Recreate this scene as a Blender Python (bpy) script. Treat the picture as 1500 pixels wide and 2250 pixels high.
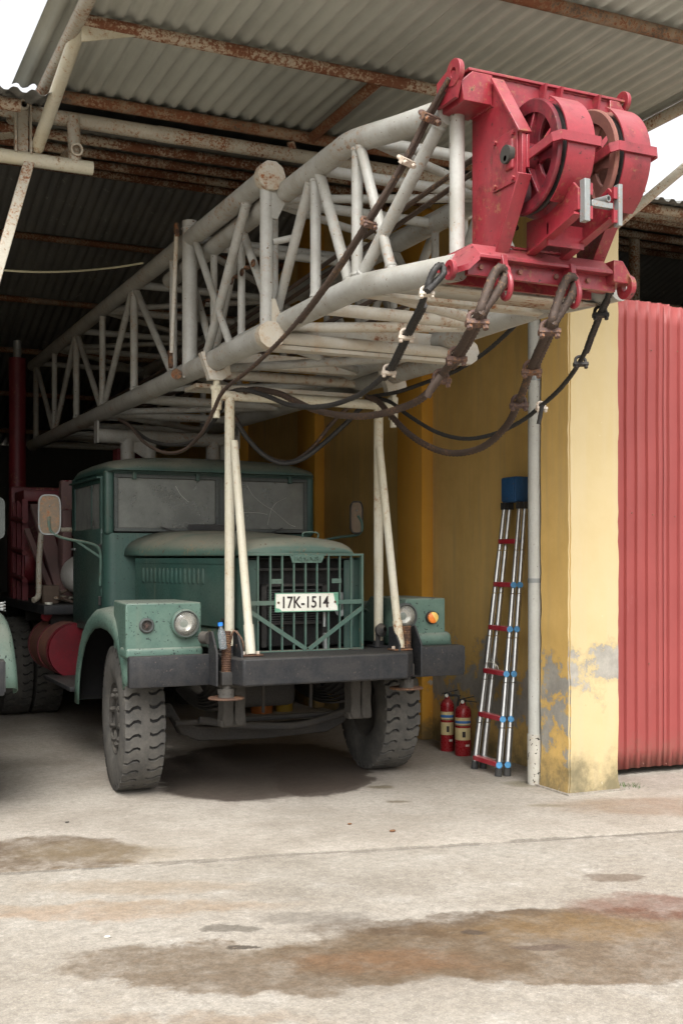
import bpy, bmesh, math, random
from mathutils import Vector, Matrix, noise as mnoise
random.seed(7)
PI = math.pi
R_ = math.radians
for o in list(bpy.data.objects): bpy.data.objects.remove(o)
S = bpy.context.scene
C = S.collection

# ------------------------------------------------------------------ camera, sky, sun, exposure
CAMH, YAW, FPX, HZ = 1.8, R_(25.0), 2510.0, 1225.0
cd = bpy.data.cameras.new('camera'); cam = bpy.data.objects.new('camera', cd); C.objects.link(cam)
cam.location = (0, 0, CAMH); cam.rotation_euler = (R_(90), 0, -YAW)
cd.sensor_fit = 'VERTICAL'; cd.sensor_height = 36; cd.lens = 36 * FPX / 2250
cd.shift_y = (HZ - 1125) / 2250; cd.clip_start = 0.05; cd.clip_end = 900
S.camera = cam
W = bpy.data.worlds.new('World'); S.world = W; W.use_nodes = True
wn = W.node_tree; wn.nodes.clear()
sky = wn.nodes.new('ShaderNodeTexSky'); sky.sky_type = 'NISHITA'; sky.sun_disc = False
SUN_EL, SUN_AZ = R_(52), R_(205)         # behind the camera, high, veiled by cloud
sky.sun_elevation = SUN_EL; sky.sun_rotation = SUN_AZ; sky.air_density = 1.0; sky.dust_density = 6.0; sky.ozone_density = 1.0
hs = wn.nodes.new('ShaderNodeHueSaturation'); hs.inputs['Saturation'].default_value = 0.12
bg = wn.nodes.new('ShaderNodeBackground'); bg.inputs['Strength'].default_value = 0.15
wo = wn.nodes.new('ShaderNodeOutputWorld')
wn.links.new(sky.outputs[0], hs.inputs['Color']); wn.links.new(hs.outputs[0], bg.inputs['Color']); wn.links.new(bg.outputs[0], wo.inputs[0])
sl = bpy.data.lights.new('sun', 'SUN'); sl.energy = 0.5; sl.angle = R_(40); sl.color = (1, 0.97, 0.92)
sun = bpy.data.objects.new('sun', sl); C.objects.link(sun); sun.location = (0, -20, 30)
sd = Vector((math.sin(SUN_AZ) * math.cos(SUN_EL), math.cos(SUN_AZ) * math.cos(SUN_EL), math.sin(SUN_EL)))
sun.rotation_euler = sd.to_track_quat('Z', 'Y').to_euler()
vs = S.view_settings; vs.view_transform = 'Standard'; vs.look = 'None'; vs.gamma = 1; vs.use_curve_mapping = False
vs.exposure = 1.40
S.render.resolution_x = 682; S.render.resolution_y = 1024

# ------------------------------------------------------------------ photograph pixel -> place (on a plane the thing is known to touch)
_R = Vector((math.cos(YAW), -math.sin(YAW), 0)); _F = Vector((math.sin(YAW), math.cos(YAW), 0)); _C = Vector((0, 0, CAMH))
def on(u, v, ax, val):
    d = _F + _R * ((u - 750) / FPX) + Vector((0, 0, (HZ - v) / FPX))
    return _C + d * ((val - _C[ax]) / d[ax])
def G(u, v): return on(u, v, 2, 0.0)
V = Vector

# ------------------------------------------------------------------ materials
def newmat(name):
    m = bpy.data.materials.new(name); m.use_nodes = True
    nt = m.node_tree; b = nt.nodes['Principled BSDF']; return m, nt, b
def nd(nt, t, **k):
    n = nt.nodes.new(t)
    for a, v in k.items():
        if a.startswith('i_'): n.inputs[a[2:].replace('_', ' ')].default_value = v
        else: setattr(n, a, v)
    return n
def lk(nt, a, b): nt.links.new(a, b)
def tcoord(nt, scale=(1, 1, 1), src='Object'):
    t = nd(nt, 'ShaderNodeTexCoord'); mp = nd(nt, 'ShaderNodeMapping'); mp.inputs['Scale'].default_value = scale
    lk(nt, t.outputs[src], mp.inputs[0]); return mp.outputs[0]
def noise(nt, vec, scale, detail=5, rough=0.6):
    n = nd(nt, 'ShaderNodeTexNoise'); n.inputs['Scale'].default_value = scale; n.inputs['Detail'].default_value = detail
    n.inputs['Roughness'].default_value = rough; lk(nt, vec, n.inputs['Vector']); return n.outputs['Fac']
def ramp(nt, fac, lo, hi, a=0.0, b=1.0):
    n = nd(nt, 'ShaderNodeMapRange', interpolation_type='SMOOTHSTEP'); n.inputs[1].default_value = lo; n.inputs[2].default_value = hi
    n.inputs[3].default_value = a; n.inputs[4].default_value = b; lk(nt, fac, n.inputs[0]); return n.outputs[0]
def mth(nt, op, a, b=None, clamp=False):
    n = nd(nt, 'ShaderNodeMath', operation=op); n.use_clamp = clamp
    for i, x in enumerate((a, b)):
        if x is None: continue
        if isinstance(x, (int, float)): n.inputs[i].default_value = x
        else: lk(nt, x, n.inputs[i])
    return n.outputs[0]
def mix(nt, fac, a, b, mode='MIX'):
    n = nd(nt, 'ShaderNodeMix', data_type='RGBA', blend_type=mode)
    for i, x in ((0, fac), (6, a), (7, b)):
        if isinstance(x, (int, float)): n.inputs[i].default_value = x
        elif isinstance(x, tuple): n.inputs[i].default_value = (*x, 1)
        else: lk(nt, x, n.inputs[i])
    return n.outputs[2]
def bump(nt, b, h, strength, dist=0.01):
    n = nd(nt, 'ShaderNodeBump'); n.inputs['Strength'].default_value = strength; n.inputs['Distance'].default_value = dist
    lk(nt, h, n.inputs['Height']); lk(nt, n.outputs[0], b.inputs['Normal'])
RUST = (0.13, 0.045, 0.018)
def paint(name, col, col2=None, rough=0.55, rust=0.0, rustscale=9, dust=0.0, dustcol=(0.30, 0.27, 0.20), streak=0.0, streakcol=(0.28, 0.14, 0.05),
          chips=0.0, chipcol=(0.03, 0.03, 0.03), metal=0.0, bmp=0.15, mott=2.5, grime=0.0, rust2=(0.26, 0.09, 0.03), spec=0.4):
    m, nt, b = newmat(name); p = tcoord(nt)
    col2 = col2 or tuple(c * 0.78 for c in col)
    c = mix(nt, ramp(nt, noise(nt, p, mott, 6, 0.65), 0.35, 0.68), col, col2)
    fine = noise(nt, p, 70, 3, 0.7)
    c = mix(nt, ramp(nt, fine, 0.3, 0.75, 0.0, 0.25), c, tuple(x * 0.6 for x in col))
    if dust:
        g = nd(nt, 'ShaderNodeNewGeometry'); sx = nd(nt, 'ShaderNodeSeparateXYZ'); lk(nt, g.outputs['Normal'], sx.inputs[0])
        d = ramp(nt, sx.outputs['Z'], 0.1, 0.95, 0.0, dust)
        d = mth(nt, 'MULTIPLY', d, ramp(nt, noise(nt, p, 3.5, 6, 0.7), 0.25, 0.6, 0.35, 1.0))
        d = mth(nt, 'ADD', d, ramp(nt, noise(nt, p, 1.3, 4), 0.4, 0.75, 0.0, dust * 0.25), True)
        c = mix(nt, d, c, dustcol)
    if grime:
        c = mix(nt, ramp(nt, noise(nt, p, 4.5, 9, 0.78), 0.50, 0.70, 0, grime), c, (0.045, 0.014, 0.014))
    r = None
    if streak:
        ps = tcoord(nt, (14, 14, 0.7)); st = ramp(nt, noise(nt, ps, 1.0, 4, 0.6), 0.56, 0.8, 0.0, streak)
        c = mix(nt, st, c, streakcol)
    if chips:
        ch = ramp(nt, noise(nt, p, 42, 2, 0.5), 0.72 - 0.05 * chips, 0.75 - 0.05 * chips)
        c = mix(nt, ch, c, chipcol)
    if rust:
        big = noise(nt, p, rustscale * 0.25, 4, 0.6); sm = noise(nt, p, rustscale * 3.5, 7, 0.75)
        rr = mth(nt, 'ADD', mth(nt, 'MULTIPLY', big, 0.40), mth(nt, 'MULTIPLY', sm, 0.75))
        t = 0.735 - 0.20 * rust
        rf = ramp(nt, rr, t - 0.02, t + 0.05); halo = ramp(nt, rr, t - 0.09, t + 0.02, 0.0, 0.5)
        c = mix(nt, halo, c, (0.30, 0.17, 0.08))
        c = mix(nt, rf, c, mix(nt, ramp(nt, noise(nt, p, 30, 5), 0.35, 0.65), RUST, rust2))
        r = ramp(nt, rf, 0, 1, rough, 0.9)
    lk(nt, c, b.inputs['Base Color'])
    if r is not None: lk(nt, r, b.inputs['Roughness'])
    else: lk(nt, ramp(nt, fine, 0.3, 0.7, max(rough - 0.1, 0.05), min(rough + 0.12, 1)), b.inputs['Roughness'])
    b.inputs['Metallic'].default_value = metal; b.inputs['Specular IOR Level'].default_value = spec
    if bmp: bump(nt, b, mth(nt, 'ADD', noise(nt, p, 14, 4), mth(nt, 'MULTIPLY', fine, 0.3)), bmp, 0.006)
    return m
def plain(name, col, rough=0.6, metal=0.0, spec=0.4, emit=None):
    m, nt, b = newmat(name); p = tcoord(nt)
    c = mix(nt, ramp(nt, noise(nt, p, 12, 5), 0.3, 0.7), col, tuple(x * 0.8 for x in col))
    lk(nt, c, b.inputs['Base Color']); b.inputs['Roughness'].default_value = rough; b.inputs['Metallic'].default_value = metal
    b.inputs['Specular IOR Level'].default_value = spec
    return m
M = {}
M['green'] = paint('green_paint', (0.052, 0.102, 0.080), (0.041, 0.086, 0.068), 0.6, rust=0.05, dust=0.9, dustcol=(0.175, 0.165, 0.125), chips=0.9, chipcol=(0.07, 0.035, 0.02), streak=0.35, streakcol=(0.12, 0.115, 0.08), mott=5)
M['green_shaded'] = paint('shaded_green_paint', (0.026, 0.066, 0.053), (0.016, 0.044, 0.037), 0.48, dust=0.75, dustcol=(0.16, 0.15, 0.115), chips=0.7, chipcol=(0.01, 0.018, 0.016), streak=0.45, streakcol=(0.12, 0.12, 0.08), mott=2)  # same green paint, with the shade on the cab put into the colour
M['fender'] = paint('lit_green_paint', (0.080, 0.136, 0.106), (0.050, 0.100, 0.079), 0.55, dust=0.5, dustcol=(0.21, 0.20, 0.165), chips=1.5, chipcol=(0.018, 0.03, 0.026), streak=0.3, streakcol=(0.15, 0.14, 0.10), mott=4)  # same green paint, with the stronger light at the front put into the colour
M['mast'] = paint('mast_paint', (0.37, 0.365, 0.335), (0.285, 0.275, 0.24), 0.5, rust=0.17, rustscale=9, streak=0.28, streakcol=(0.24, 0.17, 0.10), mott=5, dust=0.2, chips=0.35, chipcol=(0.12, 0.07, 0.04))
M['mastrust'] = paint('mast_paint_stained', (0.46, 0.44, 0.385), (0.40, 0.345, 0.26), 0.55, rust=0.32, rustscale=6, streak=0.35, streakcol=(0.40, 0.20, 0.06), mott=3)
M['cream'] = paint('cream_paint', (0.50, 0.475, 0.385), (0.46, 0.415, 0.295), 0.5, rust=0.22, rustscale=9, streak=0.1, mott=2)
M['red'] = paint('crown_red_paint', (0.270, 0.020, 0.031), (0.200, 0.015, 0.023), 0.36, rust=0.16, rustscale=9, dust=0.6, dustcol=(0.33, 0.12, 0.125), mott=7, chips=0.6, chipcol=(0.06, 0.014, 0.014), streak=0.45, streakcol=(0.105, 0.022, 0.024), grime=0.6, spec=0.55, bmp=0.25)  # pink tint on upward faces: dust, with sky highlights painted in
M['redrust'] = paint('worn_red_brown_paint', (0.22, 0.085, 0.065), (0.16, 0.07, 0.055), 0.7, rust=0.35, rustscale=10, mott=6)
M['rigred'] = paint('rig_red_paint', (0.135, 0.010, 0.016), (0.10, 0.009, 0.013), 0.5, rust=0.12, dust=0.5, dustcol=(0.13, 0.085, 0.075))
M['tankred'] = paint('tank_red', (0.145, 0.006, 0.013), (0.085, 0.006, 0.010), 0.4, chips=0.5, mott=4, streak=0.4, streakcol=(0.05, 0.012, 0.012))
M['liner'] = plain('wheel_arch_black', (0.010, 0.010, 0.010), 0.9, 0, 0.1)
M['rigbeam'] = paint('dusty_pink_grey_beam', (0.16, 0.085, 0.080), (0.12, 0.075, 0.07), 0.7, rust=0.15, dust=0.3, dustcol=(0.17, 0.14, 0.12))
M['black'] = paint('bumper_black', (0.011, 0.0125, 0.015), (0.025, 0.024, 0.024), 0.6, dust=0.5, dustcol=(0.06, 0.054, 0.046), streak=0.55, streakcol=(0.040, 0.037, 0.034), chips=0.7, chipcol=(0.055, 0.045, 0.04), mott=9, spec=0.3, grime=0.0)
M['dark'] = paint('chassis_dark', (0.022, 0.021, 0.020), (0.035, 0.030, 0.025), 0.8, dust=0.5, dustcol=(0.10, 0.085, 0.065))
M['grime'] = paint('cast_iron_grime', (0.055, 0.050, 0.043), (0.030, 0.027, 0.023), 0.85, dust=0.5, dustcol=(0.11, 0.098, 0.08))
M['redsheave'] = paint('greasy_red_sheave', (0.185, 0.014, 0.024), (0.070, 0.010, 0.014), 0.4, rust=0.1, chips=0.8, chipcol=(0.02, 0.012, 0.012), mott=11, streak=0.5, streakcol=(0.03, 0.012, 0.012), spec=0.5)
M['screw'] = paint('rusty_screw', (0.09, 0.045, 0.028), (0.06, 0.035, 0.025), 0.75, rust=0.5, metal=0.2)
M['purlin'] = paint('rusty_purlin', (0.36, 0.32, 0.25), (0.28, 0.21, 0.15), 0.7, rust=0.95, rustscale=12, mott=3, rust2=(0.14, 0.055, 0.028))
M['purlinrust'] = paint('rusted_through_purlin', (0.24, 0.18, 0.125), (0.045, 0.027, 0.02), 0.85, rust=0.85, rustscale=12, mott=5, rust2=(0.15, 0.055, 0.024))
M['pipe'] = paint('speckled_cream_pipe', (0.42, 0.39, 0.32), (0.34, 0.31, 0.25), 0.55, rust=0.55, rustscale=14, mott=2, chips=0.8, chipcol=(0.12, 0.08, 0.05))
M['rope'] = paint('wire_rope_brown', (0.070, 0.048, 0.036), (0.050, 0.034, 0.027), 0.7, rust=0.2, rustscale=14, rust2=(0.11, 0.055, 0.032), metal=0.15, bmp=0.3)
M['downpipe'] = paint('grey_white_plastic', (0.40, 0.40, 0.365), (0.34, 0.335, 0.30), 0.5, streak=0.25, streakcol=(0.22, 0.18, 0.13), chips=0.5, chipcol=(0.14, 0.12, 0.09), mott=2)
M['ropeblack'] = paint('wire_rope_black', (0.030, 0.029, 0.028), (0.045, 0.040, 0.035), 0.6, metal=0.2, bmp=0.3)
M['clip'] = paint('rope_clip_rusty', (0.105, 0.062, 0.050), (0.07, 0.044, 0.037), 0.75, rust=0.4, rustscale=18)
M['clipwhite'] = paint('rope_clip_pale', (0.52, 0.46, 0.38), (0.40, 0.32, 0.25), 0.6, rust=0.3, rustscale=18)
M['zinc'] = paint('galvanised', (0.28, 0.295, 0.285), (0.21, 0.22, 0.215), 0.45, rust=0.15, rustscale=16, metal=0.35)
M['alu'] = plain('aluminium', (0.52, 0.52, 0.50), 0.30, 0.9)
M['rung'] = paint('red_anodised', (0.30, 0.012, 0.022), (0.38, 0.07, 0.08), 0.45, dust=0.4, dustcol=(0.38, 0.24, 0.22))
M['bluepl'] = plain('blue_plastic', (0.07, 0.26, 0.48), 0.5)
M['bluebox'] = paint('blue_box_paint', (0.022, 0.085, 0.20), (0.016, 0.06, 0.15), 0.55, chips=0.6, chipcol=(0.09, 0.07, 0.05))
M['rubber'] = paint('black_rubber', (0.022, 0.022, 0.022), (0.04, 0.038, 0.035), 0.8, dust=0.3, dustcol=(0.12, 0.11, 0.10))
M['extred'] = paint('extinguisher_red', (0.26, 0.010, 0.014), (0.22, 0.008, 0.012), 0.3, dust=0.25, dustcol=(0.35, 0.2, 0.17))
M['label'] = paint('paper_label', (0.55, 0.46, 0.24), (0.48, 0.38, 0.18), 0.6, chips=0.4, chipcol=(0.3, 0.2, 0.1))
M['labelw'] = plain('paper_white', (0.62, 0.60, 0.52), 0.6)
M['lblue'] = plain('label_blue', (0.05, 0.16, 0.40), 0.6)
M['inkdark'] = plain('dark_ink', (0.028, 0.020, 0.018), 0.6)
M['plate'] = paint('plate_white', (0.66, 0.65, 0.58), (0.58, 0.57, 0.48), 0.45, rust=0.1, rustscale=14)
M['plategreen'] = plain('plate_green_edge', (0.12, 0.30, 0.20), 0.5)
M['amber'] = plain('amber_lens', (0.72, 0.20, 0.03), 0.3); M['amber2'] = plain('amber_lens_faded', (0.75, 0.48, 0.12), 0.35)
M['chrome'] = plain('dull_reflector', (0.55, 0.54, 0.50), 0.22, 0.9)
M['capblue'] = plain('bottle_cap_blue', (0.02, 0.20, 0.75), 0.4)
M['cord'] = plain('pale_cord', (0.50, 0.46, 0.30), 0.8)
M['orange'] = paint('orange_pail', (0.42, 0.12, 0.015), None, 0.5, dust=0.3); M['yellowpail'] = paint('yellow_pail', (0.40, 0.25, 0.02), None, 0.5, dust=0.3)
M['whitetank'] = paint('off_white_tank', (0.42, 0.41, 0.38), None, 0.5, dust=0.3)
M['brownmirror'] = paint('mirror_back', (0.17, 0.125, 0.085), (0.12, 0.09, 0.06), 0.6, rust=0.25)
M['greyframe'] = paint('weathered_seal', (0.075, 0.082, 0.076), (0.052, 0.058, 0.055), 0.8, chips=1.0, chipcol=(0.04, 0.04, 0.04))
M['leaf'] = plain('grass_blade', (0.075, 0.12, 0.035), 0.6); M['dryleaf'] = plain('dry_leaf', (0.16, 0.075, 0.035), 0.7)
M['wood'] = plain('old_timber', (0.10, 0.07, 0.05), 0.8)

def mk_tyre():
    m, nt, b = newmat('tyre_rubber'); p = tcoord(nt)
    c = mix(nt, ramp(nt, noise(nt, p, 6, 6, 0.7), 0.3, 0.7), (0.058, 0.056, 0.052), (0.105, 0.098, 0.086))
    c = mix(nt, ramp(nt, noise(nt, p, 45, 4, 0.7), 0.55, 0.75, 0, 0.5), c, (0.16, 0.145, 0.12))
    lk(nt, c, b.inputs['Base Color']); b.inputs['Roughness'].default_value = 0.85; b.inputs['Specular IOR Level'].default_value = 0.2
    bump(nt, b, noise(nt, p, 60, 4), 0.35, 0.004); return m
M['tyre'] = mk_tyre()
M['groove'] = plain('recess_dark', (0.022, 0.021, 0.020), 0.9)  # darker copy of the tyre rubber; shade in recesses put into the colour

def mk_glass(name, dustamt, dcol, tint=(0.75, 0.8, 0.78)):
    m, nt, b = newmat(name); p = tcoord(nt)
    out = nt.nodes['Material Output']; nt.nodes.remove(b)
    tr = nd(nt, 'ShaderNodeBsdfTransparent'); tr.inputs[0].default_value = (*tint, 1)
    gl = nd(nt, 'ShaderNodeBsdfGlossy'); gl.inputs['Roughness'].default_value = 0.06
    df = nd(nt, 'ShaderNodeBsdfDiffuse')
    lk(nt, mix(nt, ramp(nt, noise(nt, p, 5, 6, 0.7), 0.3, 0.7), dcol, tuple(x * 0.75 for x in dcol)), df.inputs[0])
    fr = nd(nt, 'ShaderNodeFresnel'); fr.inputs[0].default_value = 1.5
    m1 = nd(nt, 'ShaderNodeMixShader'); lk(nt, fr.outputs[0], m1.inputs[0]); lk(nt, tr.outputs[0], m1.inputs[1]); lk(nt, gl.outputs[0], m1.inputs[2])
    m2 = nd(nt, 'ShaderNodeMixShader'); lk(nt, ramp(nt, noise(nt, p, 2.2, 6, 0.7), 0.25, 0.75, dustamt * 0.75, min(1, dustamt * 1.2)), m2.inputs[0])
    lk(nt, m1.outputs[0], m2.inputs[1]); lk(nt, df.outputs[0], m2.inputs[2]); lk(nt, m2.outputs[0], out.inputs[0]); return m
M['glass'] = mk_glass('dusty_glass', 0.68, (0.215, 0.22, 0.20))
M['lens'] = mk_glass('headlamp_glass', 0.32, (0.42, 0.41, 0.36), (0.95, 0.95, 0.93))
M['clear'] = mk_glass('clear_plastic', 0.15, (0.6, 0.65, 0.68), (0.9, 0.95, 0.98))

def mk_roof(name, col, col2, dirt):
    m, nt, b = newmat(name); p = tcoord(nt); ps = tcoord(nt, (5, 0.55, 1))
    c = mix(nt, ramp(nt, noise(nt, p, 1.4, 6, 0.65), 0.3, 0.7), col, col2)
    c = mix(nt, ramp(nt, noise(nt, ps, 2.0, 5, 0.65), 0.45, 0.75, 0, dirt), c, tuple(x * 0.55 for x in col))
    c = mix(nt, ramp(nt, noise(nt, p, 9, 7, 0.75), 0.60, 0.68, 0, 0.35), c, (0.42, 0.41, 0.36))
    c = mix(nt, ramp(nt, noise(nt, p, 7, 7, 0.75), 0.66, 0.74, 0, 0.5), c, (0.17, 0.08, 0.04))
    lk(nt, c, b.inputs['Base Color']); b.inputs['Roughness'].default_value = 0.6; b.inputs['Metallic'].default_value = 0.0
    bump(nt, b, noise(nt, p, 5, 5), 0.1, 0.01); return m
M['sheet'] = mk_roof('grey_corrugated_sheet', (0.37, 0.375, 0.33), (0.31, 0.315, 0.275), 0.3)
M['sheetold'] = mk_roof('old_corrugated_sheet', (0.125, 0.122, 0.108), (0.085, 0.085, 0.078), 0.6)
def mk_redsheet():
    m, nt, b = newmat('faded_red_sheet'); p = tcoord(nt); ps = tcoord(nt, (16, 16, 0.5))
    c = mix(nt, ramp(nt, noise(nt, p, 1.6, 5), 0.3, 0.7), (0.262, 0.050, 0.045), (0.228, 0.042, 0.038))
    c = mix(nt, ramp(nt, noise(nt, ps, 1.0, 5, 0.7), 0.50, 0.75, 0, 0.30), c, (0.27, 0.085, 0.075))
    c = mix(nt, ramp(nt, noise(nt, p, 28, 5, 0.7), 0.68, 0.74, 0, 0.8), c, (0.25, 0.06, 0.045))
    sx = nd(nt, 'ShaderNodeSeparateXYZ'); lk(nt, p, sx.inputs[0])
    mud = mth(nt, 'ADD', ramp(nt, sx.outputs['Z'], 0.0, 0.7, 0.38, 0.0), mth(nt, 'MULTIPLY', noise(nt, p, 9, 8, 0.75), 0.6))
    c = mix(nt, ramp(nt, mud, 0.48, 0.75, 0, 0.55), c, (0.16, 0.085, 0.06))
    c = mix(nt, ramp(nt, noise(nt, p, 3, 8, 0.75), 0.58, 0.72, 0, 0.35), c, (0.30, 0.12, 0.11))
    lk(nt, c, b.inputs['Base Color']); b.inputs['Roughness'].default_value = 0.55; bump(nt, b, noise(nt, p, 4, 4), 0.12, 0.02); return m
M['redsheet'] = mk_redsheet()

def mk_plaster(name, col, col2, zmid, zw, amt, topfade):
    """lime-washed plaster: paint worn off to grey cement where rain splashes up, green-black damp at the foot"""
    m, nt, b = newmat(name); p = tcoord(nt)
    sx = nd(nt, 'ShaderNodeSeparateXYZ'); lk(nt, p, sx.inputs[0]); z = sx.outputs['Z']
    c = mix(nt, ramp(nt, noise(nt, p, 1.8, 6, 0.65), 0.3, 0.7), col, col2)
    ps = tcoord(nt, (7, 7, 0.5)); c = mix(nt, ramp(nt, noise(nt, ps, 1.2, 5, 0.65), 0.42, 0.72, 0, 0.65), c, topfade)
    n1 = noise(nt, p, 3.2, 9, 0.68); n2 = noise(nt, p, 11, 7, 0.7)
    dz = mth(nt, 'ABSOLUTE', mth(nt, 'SUBTRACT', z, zmid)); band = ramp(nt, dz, 0.0, zw, amt, -0.10)
    k = mth(nt, 'ADD', mth(nt, 'ADD', mth(nt, 'MULTIPLY', n1, 0.8), mth(nt, 'MULTIPLY', n2, 0.25)), band)
    pe = ramp(nt, k, 0.648, 0.69)
    grey = mix(nt, ramp(nt, noise(nt, p, 6, 6, 0.7), 0.3, 0.7), (0.25, 0.235, 0.205), (0.36, 0.335, 0.285))
    c = mix(nt, ramp(nt, k, 0.60, 0.66, 0, 0.35), c, tuple(x * 0.7 for x in col2))
    c = mix(nt, pe, c, grey)
    foot = mth(nt, 'ADD', ramp(nt, z, 0.0, 0.55, 0.36, 0.0), mth(nt, 'MULTIPLY', noise(nt, p, 4.5, 8, 0.7), 0.62))
    c = mix(nt, ramp(nt, foot, 0.46, 0.72, 0, 0.85), c, (0.115, 0.10, 0.06))
    c = mix(nt, ramp(nt, noise(nt, p, 22, 5, 0.7), 0.69, 0.73, 0, 0.5), c, (0.66, 0.60, 0.46))
    lk(nt, c, b.inputs['Base Color']); b.inputs['Roughness'].default_value = 0.9; b.inputs['Specular IOR Level'].default_value = 0.2
    h = mth(nt, 'SUBTRACT', mth(nt, 'MULTIPLY', noise(nt, p, 18, 6, 0.7), 0.4), mth(nt, 'MULTIPLY', pe, 0.5)); bump(nt, b, h, 0.35, 0.008); return m
M['plaster'] = mk_plaster('ochre_plaster', (0.66, 0.435, 0.150), (0.56, 0.36, 0.115), 0.62, 0.95, 0.195, (0.47, 0.33, 0.14))
M['plasterout'] = mk_plaster('bleached_lit_plaster', (0.50, 0.40, 0.225), (0.47, 0.37, 0.195), 0.95, 0.46, 0.205, (0.48, 0.39, 0.235))  # faded paint; the paler tone also paints in the front's stronger light
M['plastertrim'] = mk_plaster('orange_plaster', (0.62, 0.315, 0.045), (0.55, 0.27, 0.035), 0.4, 0.5, 0.10, (0.48, 0.27, 0.06))
M['backwall'] = mk_plaster('dim_plaster', (0.06, 0.057, 0.05), (0.045, 0.043, 0.038), 0.8, 0.8, 0.1, (0.07, 0.065, 0.06))  # gloom deep in the shed put into the wall colour

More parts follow.
